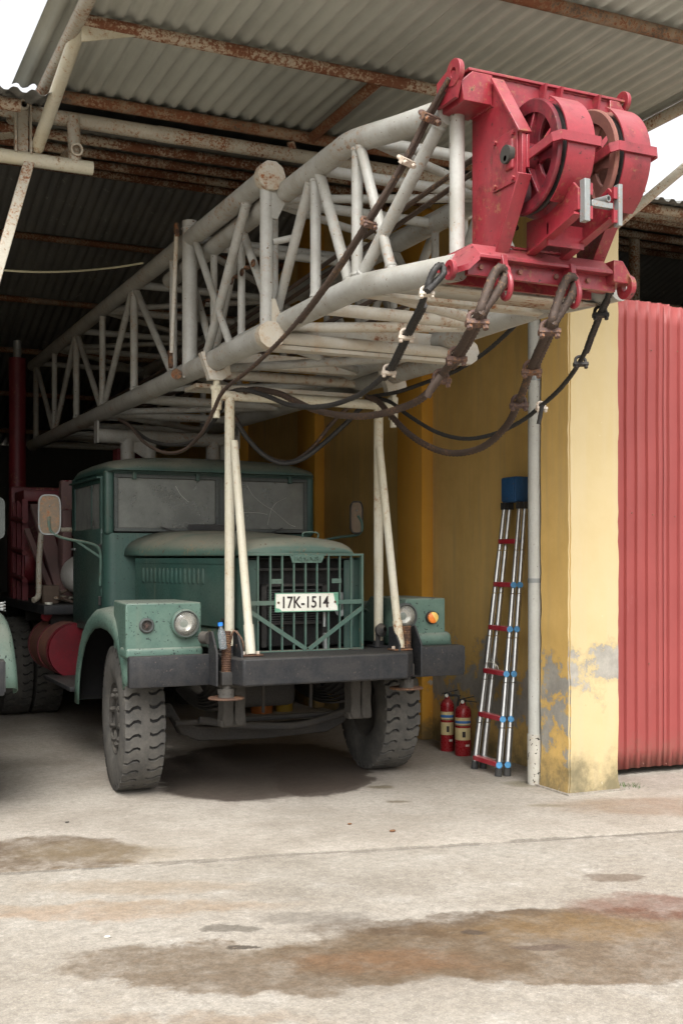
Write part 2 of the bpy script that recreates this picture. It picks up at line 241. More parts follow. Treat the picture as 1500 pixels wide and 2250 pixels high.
def ell(nt, vec, c, rx, ry, rot, soft):
    mp = nd(nt, 'ShaderNodeMapping', vector_type='TEXTURE'); mp.inputs['Location'].default_value = (c[0], c[1], 0)
    mp.inputs['Rotation'].default_value = (0, 0, rot); mp.inputs['Scale'].default_value = (rx, ry, 1000); lk(nt, vec, mp.inputs[0])
    ln = nd(nt, 'ShaderNodeVectorMath', operation='LENGTH'); lk(nt, mp.outputs[0], ln.inputs[0])
    return ramp(nt, ln.outputs['Value'], 1 - soft, 1 + soft, 1.0, 0.0)
def mk_ground(name, base, base2, light):
    m, nt, b = newmat(name)
    t = nd(nt, 'ShaderNodeTexCoord'); p = t.outputs['Object']
    def warp(scale, amt, det):
        n = nd(nt, 'ShaderNodeTexNoise'); n.inputs['Scale'].default_value = scale; n.inputs['Detail'].default_value = det; n.inputs['Roughness'].default_value = 0.65
        lk(nt, p, n.inputs['Vector'])
        s = nd(nt, 'ShaderNodeVectorMath', operation='SUBTRACT'); lk(nt, n.outputs['Color'], s.inputs[0]); s.inputs[1].default_value = (0.5, 0.5, 0.5)
        q = nd(nt, 'ShaderNodeVectorMath', operation='SCALE'); lk(nt, s.outputs[0], q.inputs[0]); q.inputs['Scale'].default_value = amt
        a = nd(nt, 'ShaderNodeVectorMath', operation='ADD'); lk(nt, p, a.inputs[0]); lk(nt, q.outputs[0], a.inputs[1]); return a.outputs[0]
    w1 = warp(2.2, 0.62, 9); w2 = warp(6.0, 0.20, 7)
    c = mix(nt, ramp(nt, noise(nt, p, 1.1, 7, 0.65), 0.3, 0.7), base, base2)
    c = mix(nt, ramp(nt, noise(nt, p, 3.6, 7, 0.72), 0.52, 0.72, 0, 0.55), c, light)
    c = mix(nt, ramp(nt, noise(nt, p, 0.55, 5, 0.6), 0.50, 0.72, 0, 0.45), c, tuple(x * 0.66 for x in base2))
    c = mix(nt, ramp(nt, noise(nt, p, 14, 8, 0.78), 0.50, 0.66, 0, 0.5), c, tuple(x * 0.72 for x in base2))
    c = mix(nt, ramp(nt, noise(nt, p, 9, 9, 0.8), 0.60, 0.70, 0, 0.6), c, tuple(min(1, x * 1.18) for x in light))
    sx = nd(nt, 'ShaderNodeSeparateXYZ'); lk(nt, p, sx.inputs[0])
    jd = mth(nt, 'ABSOLUTE', mth(nt, 'ADD', mth(nt, 'ADD', sx.outputs['Y'], mth(nt, 'MULTIPLY', sx.outputs['X'], 0.203)), -6.95))
    jd = mth(nt, 'ADD', jd, mth(nt, 'MULTIPLY', noise(nt, p, 5, 8, 0.75), 0.16))
    c = mix(nt, ramp(nt, jd, 0.078, 0.120, 0.85, 0.0), c, tuple(x * 0.55 for x in base2))
    sp = noise(nt, p, 95, 3, 0.8)
    c = mix(nt, ramp(nt, sp, 0.54, 0.70, 0, 0.50), c, tuple(x * 0.55 for x in base))
    c = mix(nt, ramp(nt, noise(nt, p, 130, 2, 0.8), 0.58, 0.70, 0, 0.4), c, (0.52, 0.495, 0.45))
    gl = None
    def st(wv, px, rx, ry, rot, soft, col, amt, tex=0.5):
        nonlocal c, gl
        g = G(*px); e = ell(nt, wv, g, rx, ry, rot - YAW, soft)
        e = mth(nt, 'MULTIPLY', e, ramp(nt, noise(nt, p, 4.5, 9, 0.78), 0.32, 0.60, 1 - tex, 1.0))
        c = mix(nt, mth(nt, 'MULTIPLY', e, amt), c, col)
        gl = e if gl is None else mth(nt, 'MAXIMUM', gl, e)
    B1 = (0.112, 0.077, 0.046); B2 = (0.10, 0.07, 0.045)
    if light[0] > 0.4:
        st(w1, (1330, 2068), 1.28, 0.50, 0.04, 0.06, B1, 0.86, 0.45)
        st(w1, (560, 2122), 0.78, 0.30, 0.0, 0.10, B1, 0.80, 0.55)
        st(w1, (900, 2090), 0.60, 0.36, 0.0, 0.12, B1, 0.80, 0.5)
        st(w1, (1010, 2025), 0.85, 0.17, 0.05, 0.15, (0.080, 0.054, 0.034), 0.75, 0.7)
        st(w1, (1250, 2030), 0.60, 0.16, 0.05, 0.5, (0.185, 0.115, 0.048), 0.55, 0.5)
        st(w1, (1470, 1985), 0.50, 0.20, 0.10, 0.35, (0.120, 0.050, 0.032), 0.7, 0.5)
        st(w1, (860, 2110), 0.40, 0.12, 0.0, 0.5, (0.165, 0.085, 0.042), 0.5, 0.5)
        st(w2, (1352, 1925), 0.16, 0.085, 0.0, 0.12, (0.13, 0.10, 0.075), 0.75, 0.1)
        st(w2, (510, 2036), 0.15, 0.06, 0.0, 0.12, (0.12, 0.105, 0.085), 0.75, 0.1)
        st(w2, (690, 2012), 0.28, 0.10, 0.0, 0.25, (0.17, 0.15, 0.125), 0.6, 0.2)
        st(w2, (541, 2078), 0.06, 0.025, 0.0, 0.25, (0.05, 0.04, 0.03), 0.85, 0.1)
        st(w2, (1046, 2045), 0.055, 0.04, 0.0, 0.3, (0.06, 0.045, 0.035), 0.8, 0.1)
        st(w2, (1190, 2078), 0.14, 0.04, -0.1, 0.25, (0.085, 0.06, 0.045), 0.75, 0.1)
        st(w2, (1160, 2000), 0.12, 0.05, 0.0, 0.4, (0.09, 0.065, 0.045), 0.6, 0.2)
        st(w2, (700, 2150), 0.6, 0.15, 0, 0.5, B2, 0.3)
        st(w1, (280, 1990), 0.75, 0.09, 0.05, 0.5, (0.27, 0.19, 0.12), 0.6)
        st(w1, (120, 2010), 0.6, 0.07, 0.02, 0.5, (0.29, 0.19, 0.115), 0.5)
        st(w1, (430, 2240), 0.45, 0.07, 0.02, 0.4, (0.20, 0.14, 0.09), 0.6)
        st(w1, (330, 1945), 0.5, 0.12, 0.02, 0.5, (0.28, 0.21, 0.14), 0.5)
    else:
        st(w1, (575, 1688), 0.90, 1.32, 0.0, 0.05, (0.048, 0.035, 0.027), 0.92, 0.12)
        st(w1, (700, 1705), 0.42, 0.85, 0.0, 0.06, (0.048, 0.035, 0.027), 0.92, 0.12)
        st(w1, (20, 1878), 0.80, 0.42, 0.1, 0.10, (0.100, 0.068, 0.040), 0.9, 0.6)
        st(w1, (230, 1870), 0.5, 0.20, 0.0, 0.4, (0.20, 0.155, 0.095), 0.5)
        st(w2, (838, 1730), 0.10, 0.075, 0.0, 0.2, (0.12, 0.10, 0.055), 0.8, 0.1)
        st(w2, (875, 1761), 0.09, 0.04, 0.0, 0.3, (0.13, 0.10, 0.06), 0.75, 0.1)
        st(w1, (1430, 1770), 0.7, 0.30, 0.0, 0.3, (0.20, 0.135, 0.085), 0.6)
        st(w2, (1170, 1722), 0.22, 0.12, 0.0, 0.3, (0.13, 0.11, 0.055), 0.6)
        st(w2, (1200, 1770), 0.15, 0.05, 0.0, 0.4, (0.17, 0.14, 0.08), 0.6)
        st(w1, (640, 1640), 1.6, 2.0, 0.0, 0.5, (0.13, 0.105, 0.085), 0.5)
    c = mix(nt, ramp(nt, noise(nt, p, 55, 6, 0.85), 0.62, 0.70, 0, 0.55), c, (0.055, 0.042, 0.032))
    gr = mth(nt, 'MULTIPLY', ramp(nt, noise(nt, p, 62, 5, 0.85), 0.34, 0.66, 0.83, 1.14), ramp(nt, noise(nt, p, 19, 8, 0.8), 0.32, 0.68, 0.82, 1.12))
    cg = nd(nt, 'ShaderNodeCombineColor'); [lk(nt, gr, cg.inputs[i]) for i in range(3)]
    c = mix(nt, 1.0, c, cg.outputs[0], 'MULTIPLY')
    lk(nt, c, b.inputs['Base Color'])
    lk(nt, ramp(nt, gl, 0, 1, 0.88, 0.62), b.inputs['Roughness']); b.inputs['Specular IOR Level'].default_value = 0.3
    h = mth(nt, 'ADD', mth(nt, 'MULTIPLY', noise(nt, p, 6, 8, 0.7), 1.0), mth(nt, 'MULTIPLY', sp, 0.35)); bump(nt, b, h, 0.45, 0.012); return m
M['apron'] = mk_ground('yard_concrete', (0.318, 0.290, 0.246), (0.262, 0.230, 0.186), (0.43, 0.405, 0.36))
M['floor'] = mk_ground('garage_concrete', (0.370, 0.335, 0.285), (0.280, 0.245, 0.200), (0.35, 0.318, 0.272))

# ------------------------------------------------------------------ mesh builder
def frame(d):
    d = V(d).normalized(); a = V((0, 0, 1)) if abs(d.z) < 0.9 else V((0, 1, 0))
    u = d.cross(a).normalized(); return u, u.cross(d).normalized(), d
class MB:
    xf = None
    def __init__(s): s.v = []; s.f = []
    def add(s, vs_, fs):
        k = len(s.v); s.v += [tuple(x) for x in vs_]; s.f += [tuple(i + k for i in f) for f in fs]; return s
    def box(s, lo, hi):
        lo, hi = [min(a, b) for a, b in zip(lo, hi)], [max(a, b) for a, b in zip(lo, hi)]
        return s.obox(V([(a + b) / 2 for a, b in zip(lo, hi)]), V(((hi[0] - lo[0]) / 2, 0, 0)), V((0, (hi[1] - lo[1]) / 2, 0)), V((0, 0, (hi[2] - lo[2]) / 2)))
    def obox(s, c, a, b, d):
        c = V(c); a, b, d = V(a), V(b), V(d); vs_ = [c + a * i + b * j + d * k for i in (-1, 1) for j in (-1, 1) for k in (-1, 1)]
        return s.add(vs_, [(0, 1, 3, 2), (4, 6, 7, 5), (0, 4, 5, 1), (2, 3, 7, 6), (0, 2, 6, 4), (1, 5, 7, 3)])
    def bar(s, p0, p1, w, h, up=(0, 0, 1)):
        p0, p1 = V(p0), V(p1); d = (p1 - p0); u = d.cross(V(up)).normalized(); n = u.cross(d).normalized()
        return s.obox((p0 + p1) / 2, d / 2, u * w / 2, n * h / 2)
    def tube(s, p0, p1, r, n=14, r1=None, hollow=0):
        p0, p1 = V(p0), V(p1); u, w, d = frame(p1 - p0); r1 = r if r1 is None else r1
        ring = lambda p, q: [p + u * math.cos(2 * PI * i / n) * q + w * math.sin(2 * PI * i / n) * q for i in range(n)]
        if hollow:
            vs_ = ring(p0, r) + ring(p1, r1) + ring(p0, r * hollow) + ring(p1, r1 * hollow); fs = []
            for i in range(n):
                j = (i + 1) % n
                fs += [(i, j, n + j, n + i), (2 * n + j, 2 * n + i, 3 * n + i, 3 * n + j), (j, i, 2 * n + i, 2 * n + j), (n + i, n + j, 3 * n + j, 3 * n + i)]
            return s.add(vs_, fs)
        fs = [(i, (i + 1) % n, n + (i + 1) % n, n + i) for i in range(n)] + [tuple(range(n))[::-1], tuple(range(n, 2 * n))]
        return s.add(ring(p0, r) + ring(p1, r1), fs)
    def path(s, pts, r, n=8, lobes=0, twist=0.0, closed=False):
        pts = [V(p) for p in pts]; k = len(pts); fr = None; vs_ = []; L = 0.0
        for i, p in enumerate(pts):
            t = (pts[(i + 1) % k if closed else min(i + 1, k - 1)] - pts[(i - 1) if closed else max(i - 1, 0)]).normalized()
            if fr is None: u = frame(t)[0]
            else: u = (fr - t * fr.dot(t)).normalized()
            fr = u; w = t.cross(u); L += (p - pts[i - 1]).length if i else 0
            for j in range(n):
                a = 2 * PI * j / n; q = r * (1 + (0.20 * math.cos(lobes * (a + twist * L)) if lobes else 0))
                vs_.append(p + u * math.cos(a) * q + w * math.sin(a) * q)
        fs = []
        for i in range(k if closed else k - 1):
            for j in range(n):
                a, b2 = i * n, ((i + 1) % k) * n; fs.append((a + j, a + (j + 1) % n, b2 + (j + 1) % n, b2 + j))
        if not closed: fs += [tuple(range(n))[::-1], tuple(range((k - 1) * n, k * n))]
        return s.add(vs_, fs)
    def prism(s, poly, ext):
        ext = V(ext); poly = [V(p) for p in poly]; n = len(poly)
        nrm = sum(((poly[i] - poly[0]).cross(poly[(i + 1) % n] - poly[0]) for i in range(n)), V((0, 0, 0)))
        if nrm.dot(ext) < 0: poly = poly[::-1]
        return s.add(poly + [p + ext for p in poly], [tuple(range(n))[::-1], tuple(range(n, 2 * n))] + [(i, (i + 1) % n, n + (i + 1) % n, n + i) for i in range(n)])
    def lathe(s, prof, c, axis, n=32, a0=0.0, a1=2 * PI, ref=None):
        """prof: (radius, height along axis)"""
        c = V(c); u, w, d = frame(axis)
        if ref is not None: u = V(ref).normalized(); w = d.cross(u)
        full = abs(a1 - a0 - 2 * PI) < 1e-6; m = n if full else n + 1; k = len(prof)
        vs_ = [c + d * h + (u * math.cos(a0 + (a1 - a0) * i / n) + w * math.sin(a0 + (a1 - a0) * i / n)) * r for i in range(m) for (r, h) in prof]
        fs = [(i * k + j, ((i + 1) % m) * k + j, ((i + 1) % m) * k + j + 1, i * k + j + 1) for i in range(n) for j in range(k - 1)]
        if not full and prof[0] == prof[-1]: fs += [tuple(range(k - 1)), tuple((m - 1) * k + j for j in range(k - 1))[::-1]]
        return s.add(vs_, fs)
    def ball(s, c, r, n=12, sc=(1, 1, 1)):
        pr = [(max(r * math.cos(a), 1e-4), r * math.sin(a)) for a in [(-PI / 2 + PI * i / (n // 2)) for i in range(n // 2 + 1)]]
        k = len(s.v); s.lathe(pr, (0, 0, 0), (0, 0, 1), n)
        s.v[k:] = [(c[0] + x * sc[0], c[1] + y * sc[1], c[2] + z * sc[2]) for x, y, z in s.v[k:]]; return s
    def rbox(s, lo, hi, r, seg=4, only=None):
        bm = bmesh.new(); bmesh.ops.create_cube(bm, size=1)
        for v in bm.verts: v.co = V([lo[i] + (v.co[i] + 0.5) * (hi[i] - lo[i]) for i in range(3)])
        ed = [e for e in bm.edges if only is None or only((e.verts[0].co + e.verts[1].co) / 2, e)]
        bmesh.ops.bevel(bm, geom=ed, offset=r, segments=seg, profile=0.5, affect='EDGES', clamp_overlap=True)
        bm.verts.index_update(); s.add([v.co.copy() for v in bm.verts], [[v.index for v in f.verts] for f in bm.faces]); bm.free(); return s
    def wall(s, p0, p1, th, z0, z1):
        p0, p1 = V((p0[0], p0[1], 0)), V((p1[0], p1[1], 0)); d = p1 - p0; n = V((-d.y, d.x, 0)).normalized() * th / 2
        return s.obox((p0 + p1) / 2 + V((0, 0, (z0 + z1) / 2)), d / 2, n, V((0, 0, (z1 - z0) / 2)))
    def build(s, name, mat, parent=None, bev=0.0, ang=38, smooth=True):
        if MB.xf is not None: s.v = [tuple(MB.xf @ V(q)) for q in s.v]
        me = bpy.data.meshes.new(name); off = ORG.get(parent.name, V((0, 0, 0))) if parent else V((0, 0, 0))
        me.from_pydata([(x - off.x, y - off.y, z - off.z) for x, y, z in s.v], [], s.f); me.validate()
        bm = bmesh.new(); bm.from_mesh(me); bmesh.ops.recalc_face_normals(bm, faces=bm.faces); bm.to_mesh(me); bm.free()
        me.materials.append(M[mat] if isinstance(mat, str) else mat)
        if smooth:
            me.polygons.foreach_set('use_smooth', [True] * len(me.polygons)); me.set_sharp_from_angle(angle=R_(ang))
        o = bpy.data.objects.new(name, me); C.objects.link(o)
        if parent: o.parent = parent; ORG[o.name] = off
        if bev:
            b = o.modifiers.new('bevel', 'BEVEL'); b.width = bev; b.segments = 2; b.limit_method = 'ANGLE'; b.angle_limit = R_(40)
        return o
ORG = {}
def tag(o, label, cat, group=None, kind=None):
    if kind: o['kind'] = kind
    if label: o['label'] = label
    if cat: o['category'] = cat
    if group: o['group'] = group
    return o
def thing(name, label, cat, loc, group=None):
    o = bpy.data.objects.new(name, None); C.objects.link(o); o.location = loc; o.empty_display_size = 0.2; ORG[o.name] = V(loc)
    return tag(o, label, cat, group)
def rebase(o, loc):
    """move a single mesh thing's origin to its base"""
    loc = V(loc)
    for v in o.data.vertices: v.co -= loc
    o.location = loc; return o
def copy_tree(o, parent=None, skip=()):
    c = o.copy(); C.objects.link(c)
    if parent: c.parent = parent
    for ch in list(o.children):
        if ch.name.split('.')[0] not in skip: copy_tree(ch, c, skip)
    return c
def text_mesh(txt, name, mat, parent, origin, xdir, ydir, width, height, depth):
    cu = bpy.data.curves.new(name, 'FONT'); cu.body = txt; cu.extrude = depth; cu.offset = 0.012; cu.resolution_u = 4
    to = bpy.data.objects.new(name, cu); C.objects.link(to); bpy.context.view_layer.update()
    me = bpy.data.meshes.new_from_object(to.evaluated_get(bpy.context.evaluated_depsgraph_get())); bpy.data.objects.remove(to)
    xs = [v.co.x for v in me.vertices]; ys = [v.co.y for v in me.vertices]; x0, x1, y0, y1 = min(xs), max(xs), min(ys), max(ys)
    X, Y = V(xdir).normalized(), V(ydir).normalized(); Z = X.cross(Y); off = ORG[parent.name]
    for v in me.vertices: v.co = V(origin) + X * ((v.co.x - x0) / (x1 - x0) * width) + Y * ((v.co.y - y0) / (y1 - y0) * height) + Z * v.co.z - off
    me.materials.clear(); me.materials.append(M[mat]); o = bpy.data.objects.new(name, me); C.objects.link(o); o.parent = parent; ORG[o.name] = off; return o
def smoothpts(pts, step=0.02):
    """Catmull-Rom through the points, resampled"""
    pts = [V(p) for p in pts]; out = []; P = [pts[0] * 2 - pts[1]] + pts + [pts[-1] * 2 - pts[-2]]
    for i in range(1, len(P) - 2):
        a, b, c, d = P[i - 1:i + 3]; n = max(2, int((c - b).length / step))
        for j in range(n):
            t = j / n; out.append(0.5 * ((2 * b) + (c - a) * t + (2 * a - 5 * b + 4 * c - d) * t * t + (3 * b - a - 3 * c + d) * t ** 3))
    return out + [pts[-1]]
# ------------------------------------------------------------------ setting: ground
def jit(x, y, s=1.0): return mnoise.noise(V((x * s, y * s, 3.7)))
yard = MB(); ZY = -0.010
yard.add([(-200, -200, ZY), (200, -200, ZY), (200, 250, ZY), (-200, 250, ZY)], [(0, 1, 2, 3)])
g = yard.build('ground', 'apron', smooth=False); tag(g, None, None, kind='structure')
fl = MB(); xs = [-60, -20, -6] + [-3 + 0.06 * i for i in range(200)] + [12, 25, 60]
rows = []
for x in xs:
    y = 6.935 - 0.203 * x + 0.035 * jit(x, 0, 1.3) + 0.018 * jit(x, 5, 9) + 0.012 * math.sin(x * 1.7)
    rows.append([(x, y, ZY - 0.006), (x, y + 0.02, -0.008 + 0.003 * jit(x, 2, 12)), (x, y + 0.05 + 0.02 * jit(x, 8, 5), -0.004), (x, y + 0.35, 0), (x, 70, 0)])
k = 5
fl.add([p for r in rows for p in r], [(i * k + j, (i + 1) * k + j, (i + 1) * k + j + 1, i * k + j + 1) for i in range(len(rows) - 1) for j in range(k - 1)])
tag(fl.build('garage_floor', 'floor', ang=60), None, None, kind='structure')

# ------------------------------------------------------------------ shed
EAVE_Y, EAVE_Z, RIDGE_Y, SL_F, SL_B, BACK = 7.4, 4.75, 12.5, 0.25, 0.30, 20.0
RIDGE_Z = EAVE_Z + SL_F * (RIDGE_Y - EAVE_Y)
def roofz(y): return EAVE_Z + SL_F * (y - EAVE_Y) if y <= RIDGE_Y else RIDGE_Z - SL_B * (y - RIDGE_Y)
shed = thing('garage_shed', 'open yellow-walled vehicle shed with a gabled corrugated roof behind the truck', 'shed', (5.6, 7.5, 0))
def wallpoly(x0, x1, y0, y1, name, mat, drop=0.07):
    ys = [y0] + ([RIDGE_Y] if y0 < RIDGE_Y < y1 else []) + [y1]
    poly = [(x0, y0, 0), (x0, y1, 0)] + [(x0, y, roofz(y) - drop) for y in reversed(ys)]
    m = MB(); m.prism(poly, (x1 - x0, 0, 0)); return m.build(name, mat, shed)
wallpoly(5.6, 5.8, 7.45, BACK, 'side_wall', 'plaster')
wallpoly(-9.2, -9.0, 7.4, BACK, 'side_wall', 'backwall'); wallpoly(-2.3, -2.1, 7.45, BACK, 'side_wall', 'plaster'); wallpoly(12.0, 12.2, 7.4, BACK, 'side_wall', 'backwall')  # left wall and partition are unseen, added to keep light out of the shed
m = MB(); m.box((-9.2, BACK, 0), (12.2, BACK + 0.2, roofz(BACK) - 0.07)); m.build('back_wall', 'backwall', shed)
for y0, y1 in ((9.87, 10.4), (12.5, 13.03), (15.1, 15.63)):
    m = MB(); m.rbox((5.475, y0, 0), (5.603, y1, roofz(y0) - 0.12), 0.012, 2); m.build('pilaster', 'plastertrim', shed)
# pillar: one body, front paler from fading and from light put into its colour
bm = bmesh.new(); bmesh.ops.create_cube(bm, size=1)
for v in bm.verts: v.co = V((5.222 + (v.co.x + .5) * 0.47, 7.12 + (v.co.y + .5) * 0.38, (v.co.z + .5) * 4.62))
bmesh.ops.bevel(bm, geom=[e for e in bm.edges if abs(e.verts[0].co.z - e.verts[1].co.z) > 1], offset=0.012, segments=2, affect='EDGES')
bmesh.ops.bisect_plane(bm, geom=bm.verts[:] + bm.edges[:] + bm.faces[:], plane_co=(0, 0, 0.01), plane_no=(0, 0, 1))
for i in range(1, 60): bmesh.ops.bisect_plane(bm, geom=bm.verts[:] + bm.edges[:] + bm.faces[:], plane_co=(0, 0, i * 0.077), plane_no=(0, 0, 1))
for v in bm.verts:
    n = V((mnoise.noise(v.co * 5), mnoise.noise(v.co * 5 + V((9, 0, 0))), 0)) * 0.008 + V((mnoise.noise(v.co * 19), mnoise.noise(v.co * 19 + V((9, 0, 0))), 0)) * 0.0055
    v.co += n
    if v.co.z < 0.05: v.co.x += 0.008 * (1 if v.co.x > 5.45 else -1); v.co.y += 0.008 * (1 if v.co.y > 7.3 else -1)
pm_ = MB(); bm.verts.index_update(); pm_.add([v.co.copy() for v in bm.verts], [[v.index for v in f.verts] for f in bm.faces]); bm.free()
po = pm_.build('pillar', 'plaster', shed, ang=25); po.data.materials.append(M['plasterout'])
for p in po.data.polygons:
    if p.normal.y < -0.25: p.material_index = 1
po['label'] = 'yellow plastered pillar with grey patches of peeled paint'
m = MB(); m.box((5.19, 7.085, 0), (5.725, 7.53, 0.012)); m.build('pillar_foot', 'floor', shed)

def sheet(x0, x1, y0, y1, zf, name, mat, parent, per=0.115, amp=0.0135, lift=0.0, torn=0.0):
    nx = max(4, int(round((x1 - x0) / per * 8))); ysn = [y0, (y0 + y1) / 2, y1 - 0.12, y1] if torn else [y0, (y0 + y1) / 2, y1]
    vs_ = []; X0 = x0
    for i in range(nx + 1):
        x = x0 + (x1 - x0) * i / nx; w = amp * max(-0.75, min(0.75, 1.15 * math.sin(2 * PI * x / per))) / 0.75
        for j, y in enumerate(ysn):
            yy = y; dz = 0
            if torn and j == len(ysn) - 1:
                q = mnoise.noise(V((x * 6, 1.3, 0))) + 0.6 * mnoise.noise(V((x * 23, 4.3, 0))); yy -= torn * max(0, q) * 1.6; dz = -0.02 * max(0, q)
            vs_.append((x, yy, zf(yy) + w + lift + dz + 0.004 * mnoise.noise(V((x * 1.5, yy * 0.8, 0)))))
    k = len(ysn); mb = MB(); mb.add(vs_, [(i * k + j, (i + 1) * k + j, (i + 1) * k + j + 1, i * k + j + 1) for i in range(nx) for j in range(k - 1)])
    o = mb.build(name, mat, parent, ang=50); s = o.modifiers.new('thickness', 'SOLIDIFY'); s.thickness = 0.002; s.offset = 0; return o
x = -9.2; i = 0
while x < 12.1:
    x1 = x + 1.06; y0 = 8.12 if (x1 > 1.62 and x < 5.3) else EAVE_Y - 0.12 * (i % 2) * 0.1
    sheet(x, x1 + 0.04, y0, RIDGE_Y + 0.05, roofz if False else (lambda y: EAVE_Z + SL_F * (y - EAVE_Y)), 'roof_sheet', 'sheetold', shed, lift=0.005 * (i % 2))
    sheet(x, x1 + 0.04, RIDGE_Y - 0.05, BACK + 0.35, (lambda y: RIDGE_Z - SL_B * (y - RIDGE_Y)), 'roof_sheet', 'sheetold', shed, lift=0.005 * (i % 2))
    x = x1; i += 1
m = MB(); m.prism([(-9.3, RIDGE_Y - 0.3, RIDGE_Z - 0.01), (-9.3, RIDGE_Y, RIDGE_Z + 0.07), (-9.3, RIDGE_Y + 0.3, RIDGE_Z - 0.02), (-9.3, RIDGE_Y, RIDGE_Z + 0.06)], (21.6, 0, 0)); m.build('ridge_cap', 'sheetold', shed)
for y in (8.95, 9.92, 10.9, 11.85, 13.75, 15.2, 16.6, 18.0, 19.4):
    m = MB(); z = roofz(y) - 0.065; m.tube((-9.1, y, z), (12.1, y, z), 0.04, 10); m.build('purlin', 'purlin' if y < 12 else 'purlinrust', shed)
for xa, xb, y in ((5.7, 12.1, 7.62), (-9.1, 1.25, 7.62), (5.7, 12.1, 8.3)):
    m = MB(); z = roofz(y) - 0.065; m.tube((xa, y, z), (xb, y, z), 0.042, 10); m.build('purlin', 'purlin', shed)
# front truss chords
TY = 8.02
m = MB(); m.tube((-9.0, TY, 4.855), (12.0, TY, 4.855), 0.052, 16)
m.tube((2.28, TY, 4.855), (2.46, TY, 4.855), 0.056, 16); m.build('top_chord', 'pipe', shed)
m = MB(); m.tube((-9.0, 7.93, 4.505), (1.79, 7.93, 4.505), 0.047, 16, hollow=0.8); m.build('bottom_chord', 'cream', shed)
m = MB(); m.tube((1.67, 7.99, 4.86), (1.67, 7.93, 4.51), 0.045, 14); m.build('truss_post', 'pipe', shed)
m = MB(); m.tube((1.67, 7.865, 4.60), (1.67, 8.25, 4.66), 0.043, 14, hollow=0.72); m.build('pipe_stub', 'pipe', shed)
for dx in (-0.05, 0.05):
    m = MB(); m.bar((1.315 + dx, 7.90, 4.53), (1.315 + dx, 7.92, 4.87), 0.012, 0.05, (0, 1, 0)); m.build('bracket_plate', 'pipe', shed)
m = MB(); m.tube((1.315, 7.86, 4.85), (1.315, 8.4, 4.93), 0.036, 14, hollow=0.6); m.build('pipe_stub', 'pipe', shed)
m = MB(); m.bar((1.315, 7.925, 4.53), (1.315, 7.93, 4.83), 0.07, 0.02, (0, 1, 0)); m.build('bracket_plate', 'pipe', shed)
for xx in (-0.6, -2.6, -4.6, -6.6):
    m = MB(); m.tube((xx, TY, 4.855), (xx, 7.93, 4.505), 0.03, 10); m.build('truss_post', 'pipe', shed)
m = MB(); m.bar((1.36, 7.93, 4.49), (0.10, 7.45, 0.0), 0.07, 0.07, (0, 1, 0)); m.build('raking_prop', 'pipe', shed, bev=0.006)
m = MB(); m.bar((1.30, 8.10, 4.72), (0.2, 9.7, 4.95), 0.10, 0.012); m.build('truss_brace', 'pipe', shed)
# right bay: posts and braces seen in the dark above the red sheet
for xx in (8.2, 10.2):
    m = MB(); m.tube((xx, 10.0, 0), (xx, 10.0, roofz(10) - 0.05), 0.06, 12); m.build('shed_post', 'pipe', shed)
m = MB(); m.bar((6.1, 9.7, 3.3), (8.2, 10.0, 4.9), 0.08, 0.08); m.build('truss_brace', 'pipe', shed)
m = MB(); m.tube((5.8, 9.9, 4.55), (12, 9.9, 4.55), 0.045, 10); m.build('tie_beam', 'purlin', shed)

# ------------------------------------------------------------------ canopy raised in front of the shed so that the mast fits
CZ = 5.06; CX0, CX1, CY0, CY1 = 1.27, 5.62, 5.02, 8.10
m = MB(); m.box((1.45, 7.80, 5.092), (5.60, 8.85, 5.096)); m.build('sky_gap_sheet', 'sheetold', shed)  # added sheet, blocks the sky gap behind the canopy edge
can = thing('canopy_roof', 'flat grey corrugated canopy with rusty pipe purlins over the crane head', 'canopy', (3.4, 8.0, 4.9))
xb = [CX0, 2.385, 3.455, 4.51, CX1]
for i in range(4): sheet(xb[i], xb[i + 1] + 0.03, CY0 + 0.03 * (i % 2), CY1, lambda y: CZ, 'canopy_sheet', 'sheet', can, lift=0.0045 * (i % 2), torn=0.09)
for y, mat in ((5.47, 'purlinrust'), (6.80, 'purlin'), (7.985, 'purlinrust')):
    m = MB(); m.tube((CX0 + 0.18, y, CZ - 0.068), (CX1 - 0.02, y, CZ - 0.068), 0.040 if y < 7 else 0.044, 14); m.build('purlin', mat, can)
m = MB(); m.tube((CX0 + 0.17, CY0, CZ - 0.075), (CX0 + 0.17, 8.04, CZ - 0.10), 0.042, 14); m.build('edge_pipe', 'pipe', can)
m = MB(); m.tube((CX1 - 0.02, CY0, CZ - 0.075), (CX1 - 0.02, 7.99, CZ - 0.075), 0.045, 14); m.build('edge_pipe', 'pipe', can)
m = MB(); m.tube((3.46, 6.84, CZ - 0.065), (3.46, 7.95, CZ - 0.075), 0.038, 12); m.build('rafter', 'purlinrust', can)
m = MB(); m.tube((3.30, 7.99, CZ - 0.115), (3.34, 8.02, 4.87), 0.03, 10); m.build('strut', 'purlin', can)
m = MB(); a = on(181, 42, 1, 6.82); b = on(82, 326, 1, 7.93); m.tube(a, b, 0.044, 14); m.build('brace_pipe', 'cream', can)
m = MB(); m.prism([(1.47, 6.785, 4.955), (1.80, 6.785, 4.955), (1.47, 6.785, 4.86)], (0, 0.012, 0)); m.build('gusset_plate', 'cream', can)
pr = on(1424, 252, 1, 6.80); m = MB(); m.tube((CX1 - 0.02, 6.76, CZ - 0.08), (CX1 - 0.02, 6.76, 4.52), 0.038, 14); m.build('canopy_post', 'cream', can)
m = MB(); m.tube(on(1340, 505, 1, 7.12), on(1545, 332, 1, 6.45), 0.036, 14); m.build('brace_pipe', 'pipe', can)
